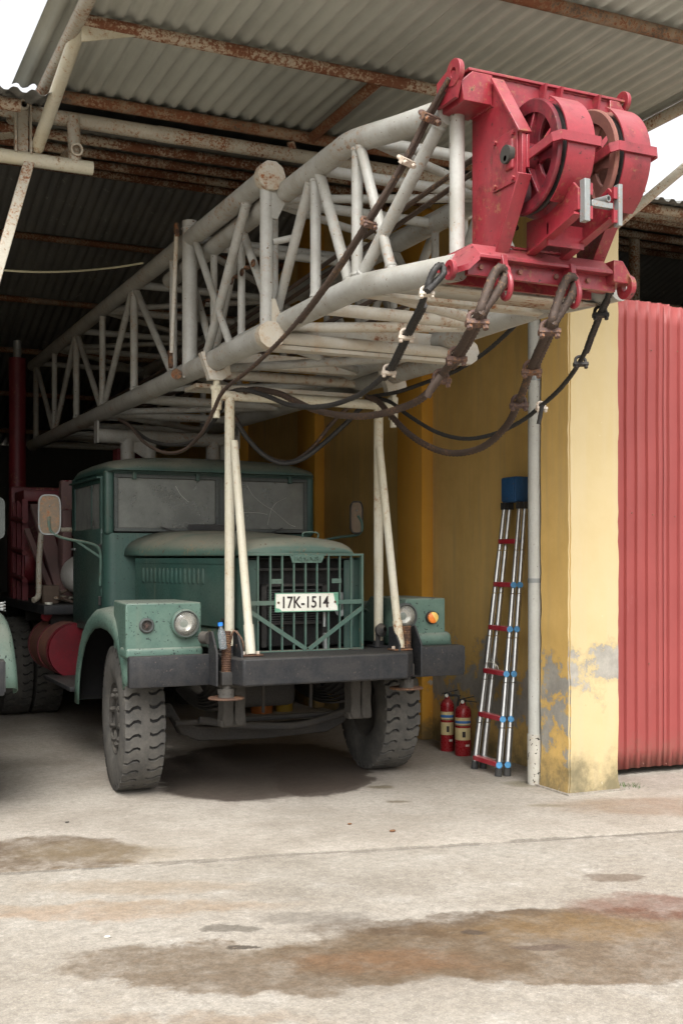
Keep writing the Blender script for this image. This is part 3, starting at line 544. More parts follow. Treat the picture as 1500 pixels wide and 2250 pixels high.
# ------------------------------------------------------------------ red corrugated sheets beside the pillar
gate = thing('sheet_gate', 'faded red trapezoid-ribbed metal sheet wall right of the yellow pillar', 'metal wall', (6.6, 7.56, 0))
def ribsheet(x0, x1, y, z0, z1, parent):
    per = 0.112; prof = [(0, 0), (0.034, 0), (0.046, -0.022), (0.072, -0.022), (0.084, 0)]; pts = []
    n = int((x1 - x0) / per) + 1
    for i in range(n):
        for a, b in prof:
            if x0 + i * per + a <= x1: pts.append((x0 + i * per + a, y + b))
    zs = [z0 + (z1 - z0) * t / 24 for t in range(25)]; k = len(zs); mb = MB()
    mb.add([(px, py + 0.007 * mnoise.noise(V((px * 1.5, z * 1.7, 0))), z + (0.006 * mnoise.noise(V((px * 9, z, 0))) if j in (0, k - 1) else 0)) for px, py in pts for j, z in enumerate(zs)],
           [(i * k + j, (i + 1) * k + j, (i + 1) * k + j + 1, i * k + j + 1) for i in range(len(pts) - 1) for j in range(k - 1)])
    o = mb.build('metal_sheet', 'redsheet', parent, ang=20); s = o.modifiers.new('thickness', 'SOLIDIFY'); s.thickness = 0.0015; return o
ribsheet(5.72, 6.55, 7.56, 0.055, 3.93, gate); ribsheet(6.50, 7.45, 7.553, 0.05, 3.91, gate); ribsheet(7.40, 8.4, 7.56, 0.055, 3.93, gate); ribsheet(8.35, 9.6, 7.553, 0.05, 3.91, gate); ribsheet(9.55, 12.0, 7.56, 0.05, 3.93, gate)
for z in (0.5, 2.0, 3.5):
    m = MB(); m.box((5.72, 7.57, z - 0.03), (12.0, 7.62, z + 0.03)); m.build('rail', 'purlinrust', gate)
for xx in (5.76, 7.4, 9.6, 11.9):
    m = MB(); m.box((xx - 0.03, 7.625, 0), (xx + 0.03, 7.69, 3.85)); m.build('post', 'purlinrust', gate)
for (u, v) in ((1387, 1127), (1433, 1131), (1482, 1135), (1425, 1458), (1412, 1678), (1462, 1678), (1430, 770), (1487, 772)):
    p = on(u, v, 1, 7.525); m = MB(); m.ball(p, 0.007, 8); m.build('screw', 'redrust', gate)

# ------------------------------------------------------------------ downpipe
dp = thing('downpipe', 'off-white plastic downpipe standing against the yellow pillar', 'pipe', (5.225, 7.575, 0))
m = MB(); m.tube((5.225, 7.575, 0.38), (5.222, 7.575, 4.45), 0.054, 20); m.build('pipe', 'downpipe', dp)
m = MB(); m.tube((5.228, 7.575, 0.0), (5.226, 7.575, 0.40), 0.061, 20); m.build('socket', paint('downpipe_socket', (0.48, 0.46, 0.40), (0.30, 0.27, 0.22), 0.7, chips=1.6, chipcol=(0.03, 0.025, 0.02), rust=0.1), dp)
for z in (1.6, 3.2):
    m = MB(); m.tube((5.225, 7.575, z), (5.225, 7.575, z + 0.035), 0.058, 20); m.box((5.27, 7.5, z), (5.55, 7.52, z + 0.03)); m.build('pipe_clip', 'zinc', dp)

# ------------------------------------------------------------------ blue box
bx = thing('wall_box', 'small dark blue metal box above the ladder', 'box', (5.6, 8.26, 2.28))
m = MB(); m.rbox((5.43, 8.16, 2.275), (5.6, 8.37, 2.49), 0.008, 2); m.build('body', 'bluebox', bx)
m = MB(); m.rbox((5.418, 8.17, 2.285), (5.432, 8.36, 2.48), 0.004, 2); m.build('door', 'bluebox', bx)

# ------------------------------------------------------------------ ladder: two folded sections, feet out, top against the wall
lad = thing('folding_ladder', 'aluminium telescopic ladder with red rungs leaning on the yellow wall', 'ladder', (5.16, 8.1, 0))
def lerp(a, b, t): return V(a) + (V(b) - V(a)) * t
for si, (dx, dy) in enumerate(((0.0, 0.0), (0.075, -0.015))):
    A0 = V((5.135 + dx, 8.335 + dy, 0.02)); B0 = V((5.135 + dx, 7.965 + dy, 0.02)); A1 = V((5.47 + dx * 0.6, 8.39 + dy, 2.225)); B1 = V((5.47 + dx * 0.6, 8.155 + dy, 2.225))
    for p, q in ((A0, A1), (B0, B1)):
        m = MB()
        for i in range(6): m.tube(lerp(p, q, i / 6 + 0.003), lerp(p, q, (i + 1) / 6), 0.027 - 0.0014 * i, 14)
        m.build('rail', 'alu', lad)
        m = MB(); m.tube(lerp(p, q, -0.008), lerp(p, q, 0.022), 0.03, 14); m.build('foot', 'rubber', lad)
    for i in range(6):
        t = 0.035 + i * 0.167; a, b = lerp(A0, A1, t), lerp(B0, B1, t)
        if si == 0:
            m = MB(); m.bar(a, b, 0.055, 0.042, (0, 0, 1)); m.build('rung', 'rung', lad, bev=0.005)
        else:
            m = MB(); m.bar(a, b, 0.035, 0.025, (0, 0, 1)); m.build('rung', 'alu', lad, bev=0.004)
        n = (b - a).normalized(); out = V((-0.8, -0.55, 0)).normalized()
        if i < 5:
            m = MB(); m.tube(b + V((-0.012, -0.018, 0)), b + V((-0.022, -0.034, 0)), 0.026, 14); m.build('lock_button', 'bluepl', lad)
    m = MB(); m.obox(lerp(A1, B1, 0.0) + V((0, 0, 0.02)), (0.024, 0, 0), (0, 0.024, 0), (0, 0, 0.03)); m.build('hinge', 'rubber', lad)
    m = MB(); m.obox(lerp(A1, B1, 1.0) + V((0, 0, 0.02)), (0.024, 0, 0), (0, 0.024, 0), (0, 0, 0.03)); m.build('hinge', 'rubber', lad)
m = MB(); c0 = V((5.26, 8.26, 0.90)); m.path([c0 + V((0.02 * math.cos(a * 1.3), 0.07 * math.cos(a), 0.045 * math.sin(a) - 0.004 * a)) for a in [i * 0.35 for i in range(36)]], 0.003, 5); m.build('tied_cord', 'labelw', lad)

# ------------------------------------------------------------------ fire extinguishers
def extinguisher(base, h, r, label, seed, hose):
    x, y = base; e = thing('fire_extinguisher', label, 'extinguisher', (x, y, 0), 'fire extinguishers by the wall')
    m = MB(); m.lathe([(0.001, 0.0), (r * 0.96, 0.0), (r, 0.012), (r, h * 0.74), (r * 0.96, h * 0.79), (r * 0.75, h * 0.845), (r * 0.42, h * 0.875), (r * 0.33, h * 0.885), (r * 0.33, h * 0.92), (0.001, h * 0.92)], (x, y, 0), (0, 0, 1), 32); m.build('cylinder', 'extred', e)
    m = MB(); m.tube((x, y, h * 0.91), (x, y, h * 0.965), r * 0.28, 12); m.obox((x, y, h * 0.955), (r * 0.35, 0, 0), (0, r * 0.2, 0), (0, 0, 0.012)); m.build('valve', 'rubber', e)
    dr = V((0.9, -0.45, 0))
    m = MB(); m.bar(V((x, y, h * 0.965)) - dr * 0.05, V((x, y, h * 1.03)) + dr * 0.10, 0.02, 0.007); m.build('handle', 'rubber', e)
    m = MB(); m.bar(V((x, y, h * 0.955)), V((x, y, h * 0.93)) + dr * 0.125, 0.02, 0.007); m.build('lever', 'rubber', e)
    m = MB(); m.tube((x - 0.03, y - 0.04, h * 0.945), (x - 0.034, y - 0.048, h * 0.945), 0.016, 12); m.build('gauge', 'labelw', e)
    def lab(z0, z1, mat, da, dr_=0.0012, a0=-1.35, a1=1.0):
        m = MB(); ref = V((-0.42, -0.9, 0)).normalized()
        m.lathe([(r + dr_, z0), (r + dr_, z1)], (x, y, 0), (0, 0, 1), 14, a0, a1, ref); m.build('paper_label', mat, e)
    lab(h * 0.28, h * 0.49, 'label', 0); lab(h * 0.53, h * 0.67, 'label', 0); lab(h * 0.57, h * 0.615, 'lblue', 0, 0.002); lab(h * 0.535, h * 0.545, 'inkdark', 0, 0.002)
    m = MB(); ref = V((-0.42, -0.9, 0)).normalized(); m.lathe([(r + 0.002, h * 0.33), (r + 0.002, h * 0.43)], (x, y, 0), (0, 0, 1), 4, -0.18, 0.2, ref); m.build('print_mark', 'inkdark', e)
    m = MB(); m.lathe([(r + 0.0018, h * 0.17), (r + 0.0018, h * 0.205)], (x, y, 0), (0, 0, 1), 6, 0.2, 0.75, ref); m.build('print_mark', 'labelw', e)
    if hose:
        m = MB(); m.path(smoothpts([(x + 0.01, y, h * 0.93), (x + 0.09, y - 0.05, h * 0.93), (x + r * 1.15, y - 0.07, h * 0.8), (x + r * 1.12, y - 0.065, h * 0.5), (x + r * 1.1, y - 0.06, h * 0.3), (x + r * 1.05, y - 0.06, h * 0.14)], 0.02), 0.011, 8)
        m.tube((x + r * 1.1, y - 0.062, h * 0.4), (x + r * 1.05, y - 0.062, h * 0.13), 0.019, 10, 0.026); m.build('hose', 'rubber', e)
extinguisher((5.40, 8.965), 0.52, 0.074, 'shorter fat red fire extinguisher with yellow and blue label, nearer the ladder', 1, False)
extinguisher((5.395, 9.24), 0.55, 0.064, 'slim red fire extinguisher with a black hose, nearer the truck wheel', 2, True)
# ------------------------------------------------------------------ lattice mast lying over the truck
mast = thing('lattice_mast', 'long pale grey tubular lattice mast with a red sheave head lying over the truck', 'mast', (3.46, 8.03, 3.17))
XL, XR = 2.72, 4.20
def zb(y): return 3.25 + 0.006 * (y - 6.95)
def zt(y): return 4.285 + 0.009 * (y - 6.95)
def tubepart(p, q, r, name='brace', mat='mast', n=14, parent=None, r1=None):
    p, q = V(p), V(q); e = (q - p).normalized() * (0.035 if name in ('brace', 'post') else 0.0)
    m = MB(); m.tube(p - e, q + e, r, n, r1)
    if e.length:
        d = e.normalized(); bead = [(r * 0.9, -0.012), (r * 1.13, -0.006), (r * 1.16, 0.0), (r * 1.10, 0.007), (r * 0.9, 0.012)]
        for c_ in (p + d * 0.022, q - d * 0.022): m.lathe(bead, c_, d, n)
    return m.build(name, mat, parent or mast)
Y0, Y1 = 6.97, 15.6
for X in (XL, XR):
    tubepart((X, Y0, zb(Y0)), (X, Y1, zb(Y1)), 0.078, 'chord', 'mast', 20)
    tubepart((X, Y0, zt(Y0)), (X, Y1, zt(Y1)), 0.070, 'chord', 'mast', 20)
    ins = 0.0
    bn = [9.1, 11.6, 14.1]; tn = [10.35, 12.85, 15.35]
    for y in bn: tubepart((X, y, zb(y) + 0.06), (X, y, zt(y) - 0.05), 0.033, 'post')
    for y in tn: tubepart((X, y, zb(y) + 0.06), (X, y, zt(y) - 0.05), 0.036, 'post')
    for yb, yt in ((9.13, 10.30), (11.55, 10.42), (11.65, 12.80), (14.05, 12.90), (14.15, 15.30)):
        tubepart((X, yb, zb(yb) + 0.05), (X, yt, zt(yt) - 0.05), 0.031, 'brace')
    tubepart((X - 0.01 * (1 if X < 3 else -1), 8.62, zb(8.6) - 0.02), (X - 0.01 * (1 if X < 3 else -1), 8.62, zt(8.6) + 0.10), 0.060, 'post', n=18)
    tubepart((X, 7.36, zt(7.4) - 0.05), (X, 8.25, zb(8.2) + 0.05), 0.034, 'brace')
    tubepart((X, 8.50, zt(8.4) - 0.05), (X, 7.70, zb(7.7) + 0.05), 0.028, 'brace')
    # end frame post with round caps and gusset plates
    tubepart((X, Y0 + 0.02, zb(Y0)), (X, Y0 + 0.02, zt(Y0)), 0.045, 'end_post', 'mast', 18)
    for z, rr in ((zb(Y0), 0.092), (zt(Y0), 0.098)):
        m = MB(); m.tube((X + 0.008, Y0 - 0.055, z), (X + 0.008, Y0 + 0.03, z), rr, 10); m.build('end_cap', 'mastrust', mast, bev=0.004)
    sx = 1 if X < 3 else -1
    m = MB(); m.prism([(X + sx * 0.01, Y0 - 0.02, zt(Y0) - 0.05), (X + sx * 0.13, Y0 - 0.02, zt(Y0) - 0.02), (X + sx * 0.11, Y0 - 0.02, zt(Y0) - 0.17), (X + sx * 0.06, Y0 - 0.02, zt(Y0) - 0.27), (X + sx * 0.01, Y0 - 0.02, zt(Y0) - 0.27)], (0, 0.03, 0)); m.build('gusset_plate', 'mast', mast)
    m = MB(); m.prism([(X + sx * 0.01, Y0 - 0.02, zb(Y0) + 0.05), (X + sx * 0.13, Y0 - 0.02, zb(Y0) - 0.01), (X + sx * 0.09, Y0 - 0.02, zb(Y0) + 0.12), (X + sx * 0.045, Y0 - 0.02, zb(Y0) + 0.24), (X + sx * 0.01, Y0 - 0.02, zb(Y0) + 0.24)], (0, 0.03, 0)); m.build('gusset_plate', 'mastrust', mast)
m = MB(); m.tube((XL + 0.03, Y0 - 0.02, 3.86), (XL + 0.17, Y0 - 0.05, 3.90), 0.022, 12, hollow=0.6); m.build('pipe_stub', 'mast', mast)
# cross members of the outer section, above and below
for y in (7.0, 8.62, 10.35, 11.6, 12.85, 14.1, 15.35):
    tubepart((XL, y, zb(y) - 0.005), (XR, y, zb(y) - 0.005), 0.042, 'cross_member', 'mastrust' if y < 9 else 'mast')
    if y > 8: tubepart((XL, y, zt(y)), (XR, y, zt(y)), 0.035, 'cross_member')
for i, (ya, yb_) in enumerate(((7.05, 8.55), (8.7, 10.3), (10.4, 11.55), (11.65, 12.8), (12.9, 14.05), (14.15, 15.3))):
    a, b = (XL, XR) if i % 2 else (XR, XL)
    tubepart((a, ya, zb(ya)), (b, yb_, zb(yb_)), 0.032, 'brace'); tubepart((b, ya + 0.05, zb(ya) + 0.005), (a, yb_ - 0.05, zb(yb_) + 0.07), 0.028, 'brace')
    if ya > 8: tubepart((a, ya, zt(ya)), (b, yb_, zt(yb_)), 0.028, 'brace')
m = MB(); m.box((XL + 0.05, 6.985, zb(7) - 0.075), (XR - 0.05, 7.08, zb(7) - 0.05)); m.build('cross_plate', 'mastrust', mast)
m = MB(); m.box((XL + 0.02, 8.55, zb(8.6) - 0.13), (XR - 0.02, 8.85, zb(8.6) - 0.10)); m.build('cross_plate', 'mastrust', mast)
# inner section
IL, IR = 2.84, 4.08
def izb(y): return 3.345
def izt(y): return 4.20
BB, BT = 5.80, 5.95
for s, X in ((1, IL), (-1, IR)):
    ex_b, ex_t = (2.965, 2.985) if s > 0 else (3.99, 3.96)
    m = MB(); m.path(smoothpts([(X, 9.6, 3.345), (X, 7.5, 3.345), (X, 6.4, 3.345), (X, 5.98, 3.343), (X + 0.008 * s, 5.78, 3.335), (X + (ex_b - X) * 0.5, 5.4, 3.30), (ex_b, 4.97, 3.262)], 0.12), 0.070, 18); m.build('chord', 'mast', mast)
    m = MB(); m.path(smoothpts([(X, 9.6, 4.20), (X, 7.5, 4.20), (X, 6.5, 4.20), (X, 6.12, 4.20), (X + 0.01 * s, 5.92, 4.195), (X + (ex_t - X) * 0.6, 5.5, 4.145), (ex_t, 5.10, 4.10)], 0.12), 0.068, 18); m.build('chord', 'mast', mast)
    for y in (6.47, 5.88): tubepart((X, y, izb(y) + 0.05), (X, y, izt(y) - 0.05), 0.033, 'post')
    tubepart((X, 6.54, izt(6) - 0.04), (X, 7.16, izb(7) + 0.04), 0.032, 'brace')
    tubepart((X, 6.41, izt(6) - 0.04), (X, 5.98, izb(6) + 0.05), 0.034, 'brace')
    tubepart((X, 5.82, izb(6) + 0.05), (ex_t - 0.01 * s, 5.16, 4.06), 0.036, 'brace')
    tubepart((X, 5.84, izt(6) - 0.06), (X + 0.05 * s, 5.55, izb(6) + 0.03), 0.030, 'brace')
    for ya, yb_ in ((7.16, 7.78), (8.40, 7.82), (8.44, 9.05)): tubepart((X, ya, izb(ya) + 0.04), (X, yb_, izt(yb_) - 0.04), 0.030, 'brace')
    for y in (7.16, 7.80, 8.42, 9.05): tubepart((X, y, izb(y) + 0.04), (X, y, izt(y) - 0.04), 0.028, 'post')
    tubepart((ex_t + 0.045 * s, 5.09, 3.27), (ex_t + 0.045 * s, 5.09, 4.12), 0.040, 'end_post', 'mast', 16)
for y, z, mat in ((5.80, 3.34, 'mast'), (7.16, 3.345, 'mast'), (8.42, 3.345, 'mast')):
    m = MB(); m.box((IL, y - 0.05, z - 0.065), (IR, y + 0.05, z + 0.05)); m.build('cross_member', 'mastrust', mast, bev=0.006)
for y in (6.47, 7.8): tubepart((IL, y, 3.345), (IR, y, 3.345), 0.04, 'cross_member', 'mastrust')
for y in (5.9, 6.47, 7.16, 8.42): tubepart((IL, y, 4.2), (IR, y, 4.2), 0.035, 'cross_member')
for a, b, c, d in ((IL, 5.85, IR, 6.42), (IR, 6.52, IL, 7.12), (IL, 7.2, IR, 7.76), (2.93, 5.2, IR - .03, 5.75), (4.0, 5.25, IL + .05, 5.72)):
    tubepart((a, b, 3.34 if b > 5.8 else 3.27), (c, d, 3.34 if d > 5.8 else 3.33), 0.034, 'brace', 'mastrust'); 
    if b > 5.8: tubepart((a, b, 4.2), (c, d, 4.2), 0.028, 'brace')
m = MB(); m.add([(2.95, 5.16, 3.215), (4.0, 5.16, 3.215), (4.05, 5.60, 3.27), (2.90, 5.60, 3.27)], [(0, 1, 2, 3)]); o = m.build('nose_plate', 'mastrust', mast); s_ = o.modifiers.new('t', 'SOLIDIFY'); s_.thickness = 0.008
# ropes running inside the mast
for (x0, x1, z0, z1) in ((3.26, 3.2, 3.98, 3.65), (3.33, 3.4, 3.96, 3.7), (3.60, 3.5, 3.50, 3.60), (3.68, 3.75, 3.48, 3.5), (3.30, 3.1, 3.50, 3.46)):
    m = MB(); m.path([lerp((x0, 4.95, z0), (x1, 14.6, z1), t / 30) - V((0, 0, 0.10 * math.sin(PI * t / 30))) for t in range(31)], 0.016, 8); m.build('hoist_rope', 'rope', mast)
# tie rod with hooks by the big post, chain inside
m = MB(); m.tube(on(388, 515, 0, 2.60), on(378, 775, 0, 2.60), 0.018, 10); m.build('tie_rod', 'mastrust', mast)
for (u, v0, v1) in ((390, 492, 520), (377, 770, 808)):
    m = MB(); m.bar(on(u - 3, v0, 0, 2.60), on(u - 1, v1, 0, 2.60), 0.045, 0.03, (1, 0, 0)); m.build('clevis', 'screw', mast, bev=0.004)
m = MB(); m.tube(on(388, 822, 0, 2.60), on(388, 822, 0, 2.70), 0.042, 14); m.build('eye_bolt', 'screw', mast)
p0, p1 = on(448, 668, 0, 2.90), on(556, 578, 0, 2.80)
for i in range(11):
    t = i / 10; c_ = lerp(p0, p1, t); d = (p1 - p0).normalized(); u, w, _ = frame(d); a = u if i % 2 else w
    m = MB(); m.path([c_ + d * math.cos(q) * 0.034 + a * math.sin(q) * 0.020 for q in [2 * PI * j / 12 for j in range(12)]], 0.008, 6, closed=True); m.build('chain_link', 'screw', mast)

# ------------------------------------------------------------------ red sheave head (crown block)
DX, DY, DZ = 0.05, 0.07, 0.03
def K(x, y, z): return V((x + DX, y + DY, z + DZ))
def plateX(x, t, yz): m = MB(); m.prism([K(x, y, z) for y, z in yz], (t, 0, 0)); return m
m = plateX(3.07, 0.022, [(5.02, 4.10), (4.80, 4.165), (4.56, 3.83), (4.56, 3.62), (4.77, 3.28), (5.02, 3.28)])
crown = m.build('crown_block', 'red', mast, bev=0.003); crown['label'] = 'red crown block with two guarded sheaves'
ORG[crown.name] = ORG[mast.name]
plateX(3.73, 0.022, [(5.02, 4.10), (4.86, 4.165), (4.80, 3.83), (4.73, 3.50), (4.87, 3.31), (5.02, 3.31)]).build('side_plate', 'red', crown, bev=0.003)
plateX(3.455, 0.02, [(5.0, 4.10), (4.84, 4.10), (4.60, 3.85), (4.58, 3.62), (4.85, 3.28), (5.0, 3.28)]).build('middle_plate', 'red', crown, bev=0.003)
for x, e in ((3.07, ((4.80, 4.17, 4.553, 3.825), (4.553, 3.625, 4.77, 3.27))), (3.73, ((4.70, 3.54, 4.87, 3.31),))):
    for (ya, za, yb_, zb_) in e:
        m = MB(); m.bar(K(x + 0.011, ya, za), K(x + 0.011, yb_, zb_), 0.014, 0.075, (1, 0, 0)); m.build('edge_flange', 'red', crown, bev=0.003)
# top channel
m = MB(); m.box(K(3.075, 4.84, 3.90), K(3.88, 4.86, 4.20)); m.build('top_plate', 'red', crown)
m = MB(); m.box(K(2.93, 4.82, 4.20), K(3.90, 5.06, 4.215)); m.build('top_cap', 'red', crown, bev=0.003)
for x in (3.36, 3.46, 3.70):
    m = MB(); m.prism([K(x, 4.839, 4.195), K(x, 4.78, 4.195), K(x, 4.839, 3.95)], (0.014, 0, 0)); m.build('rib', 'red', crown)
m = MB(); m.prism([K(3.068, 4.82, 4.198), K(2.95, 4.82, 4.198), K(2.885, 4.82, 4.14), K(2.90, 4.82, 4.045), K(3.068, 4.82, 4.045)], (0, 0.23, 0)); m.build('wing_box', 'red', crown, bev=0.004)
m = MB(); m.prism([K(3.80, 4.82, 4.198), K(3.86, 4.82, 4.198), K(3.91, 4.82, 4.14), K(3.89, 4.82, 4.08), K(3.80, 4.82, 4.06)], (0, 0.23, 0)); m.build('wing_box', 'red', crown, bev=0.004)
def lug(x, y, z, r, hole, t, mat='red', name='rope_lug', axis=(1, 0, 0)):
    m = MB(); m.lathe([(hole, 0), (r, 0), (r, t), (hole, t), (hole, 0)], K(x, y, z), axis, 24); return m.build(name, mat, crown, bev=0.002)
m = MB(); c_ = K(2.86, 4.855, 4.185); ring = []
lug(2.855, 4.85, 4.185, 0.068, 0.026, 0.028); lug(3.905, 4.86, 4.215, 0.058, 0.022, 0.022)
m = MB(); m.prism([K(2.86, 4.79, 4.17), K(2.86, 4.91, 4.22), K(2.86, 5.02, 4.19), K(2.86, 5.02, 4.06), K(2.86, 4.84, 4.06)], (0.02, 0, 0)); m.build('lug_plate', 'red', crown)
# bottom channel
m = MB(); m.prism([K(2.93, 5.03, 3.330), K(2.93, 4.80, 3.330), K(2.93, 4.72, 3.262), K(2.93, 4.72, 3.245), K(2.93, 5.03, 3.245)], (0.81, 0, 0)); m.build('bottom_channel', 'red', crown, bev=0.003)
m = MB(); m.box(K(2.90, 4.78, 3.17), K(3.80, 4.81, 3.247)); m.build('front_web', 'red', crown); m = MB(); m.box(K(2.90, 4.98, 3.17), K(3.80, 5.0, 3.247)); m.build('rear_web', 'red', crown)
m = MB(); m.prism([K(2.932, 4.80, 3.328), K(2.932, 4.72, 3.262), K(2.875, 4.73, 3.21), K(2.835, 4.80, 3.20), K(2.835, 5.0, 3.25), K(2.932, 5.0, 3.325)], (0, 0, -0.03)); m.build('corner_plate', 'red', crown)
m = MB(); m.prism([K(3.742, 4.715, 3.318), K(3.80, 4.715, 3.318), K(3.875, 4.73, 3.24), K(3.875, 4.73, 3.205), K(3.742, 4.715, 3.205)], (0, 0.25, 0)); m.build('end_box', 'red', crown, bev=0.004)
lug(3.845, 4.76, 3.195, 0.064, 0.022, 0.03); lug(2.80, 4.80, 3.185, 0.05, 0.022, 0.022)
LUGS = {}
for x in (3.055, 3.465):
    m = MB(); m.lathe([(0.026, 0), (0.062, 0), (0.062, 0.03), (0.026, 0.03), (0.026, 0)], K(x, 4.735, 3.165), (1, 0, 0), 20)
    m.prism([K(x, 4.69, 3.18), K(x, 4.79, 3.17), K(x, 4.80, 3.27), K(x, 4.715, 3.27)], (0.03, 0, 0)); m.build('rope_lug', 'red', crown, bev=0.003)
# sheaves
AY, AZ = 4.65, 3.74
def sheave(x0, mat):
    c_ = K(x0, AY, AZ); m = MB()
    m.lathe([(0.215, 0.008), (0.272, 0.0), (0.28, 0.006), (0.28, 0.018), (0.245, 0.045), (0.245, 0.075), (0.28, 0.10), (0.28, 0.11), (0.245, 0.13), (0.245, 0.16), (0.28, 0.185), (0.28, 0.197), (0.272, 0.205), (0.215, 0.197), (0.215, 0.008)], c_, (1, 0, 0), 48)
    sh = m.build('sheave', mat, crown, ang=30)
    m = MB(); m.lathe([(0.02, -0.035), (0.055, -0.035), (0.07, 0.01), (0.07, 0.19), (0.02, 0.2)], c_, (1, 0, 0), 24); m.build('hub', mat, crown, ang=30)
    for i in range(5):
        a = 2 * PI * i / 5 + 0.55; d = V((0, math.cos(a), math.sin(a))); t = V((0, -math.sin(a), math.cos(a))); m = MB()
        prof = [(0.05, 0.056), (0.09, 0.050), (0.13, 0.052), (0.17, 0.068), (0.20, 0.098), (0.222, 0.118)]
        poly = [c_ + d * r + t * w for r, w in prof] + [c_ + d * r - t * w for r, w in reversed(prof)]
        m.prism([p + V((0.03, 0, 0)) for p in poly], (0.02, 0, 0))
        m.prism([c_ + d * 0.06 + t * 0.008 + V((-0.01, 0, 0)), c_ + d * 0.235 + t * 0.008 + V((0.018, 0, 0)), c_ + d * 0.235 + t * 0.008 + V((0.04, 0, 0)), c_ + d * 0.06 + t * 0.008 + V((0.04, 0, 0))], t * -0.016)
        m.build('spoke', mat, crown, bev=0.003)
    m = MB()
    for h in (0.06, 0.145): m.lathe([(0.244, h - 0.014), (0.262, h - 0.01), (0.268, h), (0.262, h + 0.01), (0.244, h + 0.014)], c_, (1, 0, 0), 40)
    m.build('wound_rope', 'ropeblack', crown)
    # guard band over the front half and the strap round it
    m = MB(); gx = x0 + 0.035; m.lathe([(0.292, 0), (0.300, 0), (0.300, 0.158), (0.292, 0.158), (0.292, 0)], K(gx, AY, AZ), (1, 0, 0), 30, -R_(60), R_(58), (0, -1, 0)); m.build('sheave_guard', 'red', crown, ang=30)
    m = MB(); w = 0.0225; yf = AY - 0.312; pts = [K(x0 - 0.045, AY - 0.08, AZ - 0.025), K(x0 - 0.035, yf + 0.035, AZ + 0.005), K(x0 - 0.01, yf, AZ + 0.01), K(x0 + 0.21, yf, AZ + 0.01), K(x0 + 0.23, yf + 0.02, AZ + 0.01), K(x0 + 0.23, AY - 0.12, AZ - 0.01)]
    for a, b in zip(pts, pts[1:]): m.bar(a + (a - b).normalized() * 0.004, b + (b - a).normalized() * 0.004, 0.012, 0.045)
    m.build('guard_strap', 'red', crown)
    m = MB(); m.box(K(x0 - 0.06, AY - 0.10, AZ - 0.085), K(x0 - 0.042, AY - 0.045, AZ + 0.075)); m.build('strap_bracket', 'red', crown, bev=0.003)
    for dz in (-0.065, 0.055):
        m = MB(); m.tube(K(x0 - 0.075, AY - 0.072, AZ + dz), K(x0 - 0.055, AY - 0.072, AZ + dz), 0.011, 6); m.build('bolt', 'red', crown)
sheave(3.15, 'redsheave'); sheave(3.485, 'redrust')
m = MB(); m.tube(K(3.03, AY, AZ), K(3.74, AY, AZ), 0.045, 20); m.build('axle', 'grime', crown)
m = MB(); m.rbox(K(3.045, AY - 0.035, AZ - 0.075), K(3.072, AY + 0.035, AZ + 0.075), 0.012, 2); m.tube(K(3.03, AY, AZ - 0.02), K(3.05, AY, AZ - 0.02), 0.014, 10); m.build('axle_keeper', 'red', crown)
m = MB(); m.obox(K(3.0645, 4.70, 3.73), (0.004, 0, 0), (0, 0.11, 0), (0, 0, 0.13)); m.build('doubler_plate', 'red', crown, bev=0.002)
# lower bracket arms carrying the little white frame
for x in (3.25, 3.455):
    m = MB(); m.prism([K(x, 4.79, 3.30), K(x, 4.40, 3.42), K(x, 4.36, 3.42), K(x, 4.36, 3.52), K(x, 4.40, 3.56), K(x, 4.62, 3.47), K(x, 4.79, 3.47)], (0.014, 0, 0)); m.build('bracket_arm', 'red', crown, bev=0.002)
    m = MB(); m.bar(K(x + 0.007, 4.79, 3.295), K(x + 0.007, 4.37, 3.405), 0.05, 0.012); m.build('arm_flange', 'red', crown)
m = MB(); m.box(K(3.25, 4.60, 3.31), K(3.465, 4.612, 3.42)); m.build('cross_plate', 'red', crown)
for x in (3.295, 3.44):
    for z0, z1 in ((3.375, 3.435), (3.49, 3.545)):
        m = MB(); m.box(K(x, 4.335, z0), K(x + 0.022, 4.352, z1)); m.build('bracket_tab', 'red', crown)
    m = MB(); m.box(K(x - 0.032 if x < 3.4 else x + 0.022, 4.325, 3.36), K(x if x < 3.4 else x + 0.045, 4.365, 3.56)); m.build('white_angle', 'zinc', crown, bev=0.002)
m = MB(); m.box(K(3.315, 4.34, 3.44), K(3.44, 4.37, 3.468)); m.build('white_crossbar', 'zinc', crown, bev=0.002)
m = MB(); m.tube(K(3.41, 4.335, 3.485), K(3.385, 4.42, 3.485), 0.017, 14, hollow=0.72); m.build('pipe_stub', 'zinc', crown)

def weld(a, b, r_=0.007, n=26):
    a, b = V(a), V(b); m = MB(); m.path([lerp(a, b, i / n) + V((random.uniform(-1, 1), random.uniform(-1, 1), random.uniform(-1, 1))) * 0.0022 for i in range(n + 1)], r_, 6); m.build('weld_bead', 'red', crown)
weld(K(3.066, 4.78, 3.283), K(3.066, 5.02, 3.332)); weld(K(3.094, 4.79, 3.334), K(3.25, 4.79, 3.334)); weld(K(3.25, 4.79, 3.334), K(3.455, 4.79, 3.334)); weld(K(3.066, 4.82, 4.045), K(3.066, 5.02, 4.045)); weld(K(3.075, 4.838, 4.198), K(3.88, 4.838, 4.198), 0.006, 50)
for (y_, z_) in ((4.62, 3.84), (4.78, 3.84), (4.62, 3.62), (4.78, 3.62)):
    m = MB(); m.tube(K(3.048, y_, z_), K(3.063, y_, z_), 0.012, 6); m.build('bolt', 'red', crown)
for x_ in (2.97, 3.2, 3.42, 3.62):
    m = MB(); m.tube(K(x_, 4.765, 3.21), K(x_, 4.785, 3.21), 0.013, 6); m.build('bolt', 'redrust', crown)
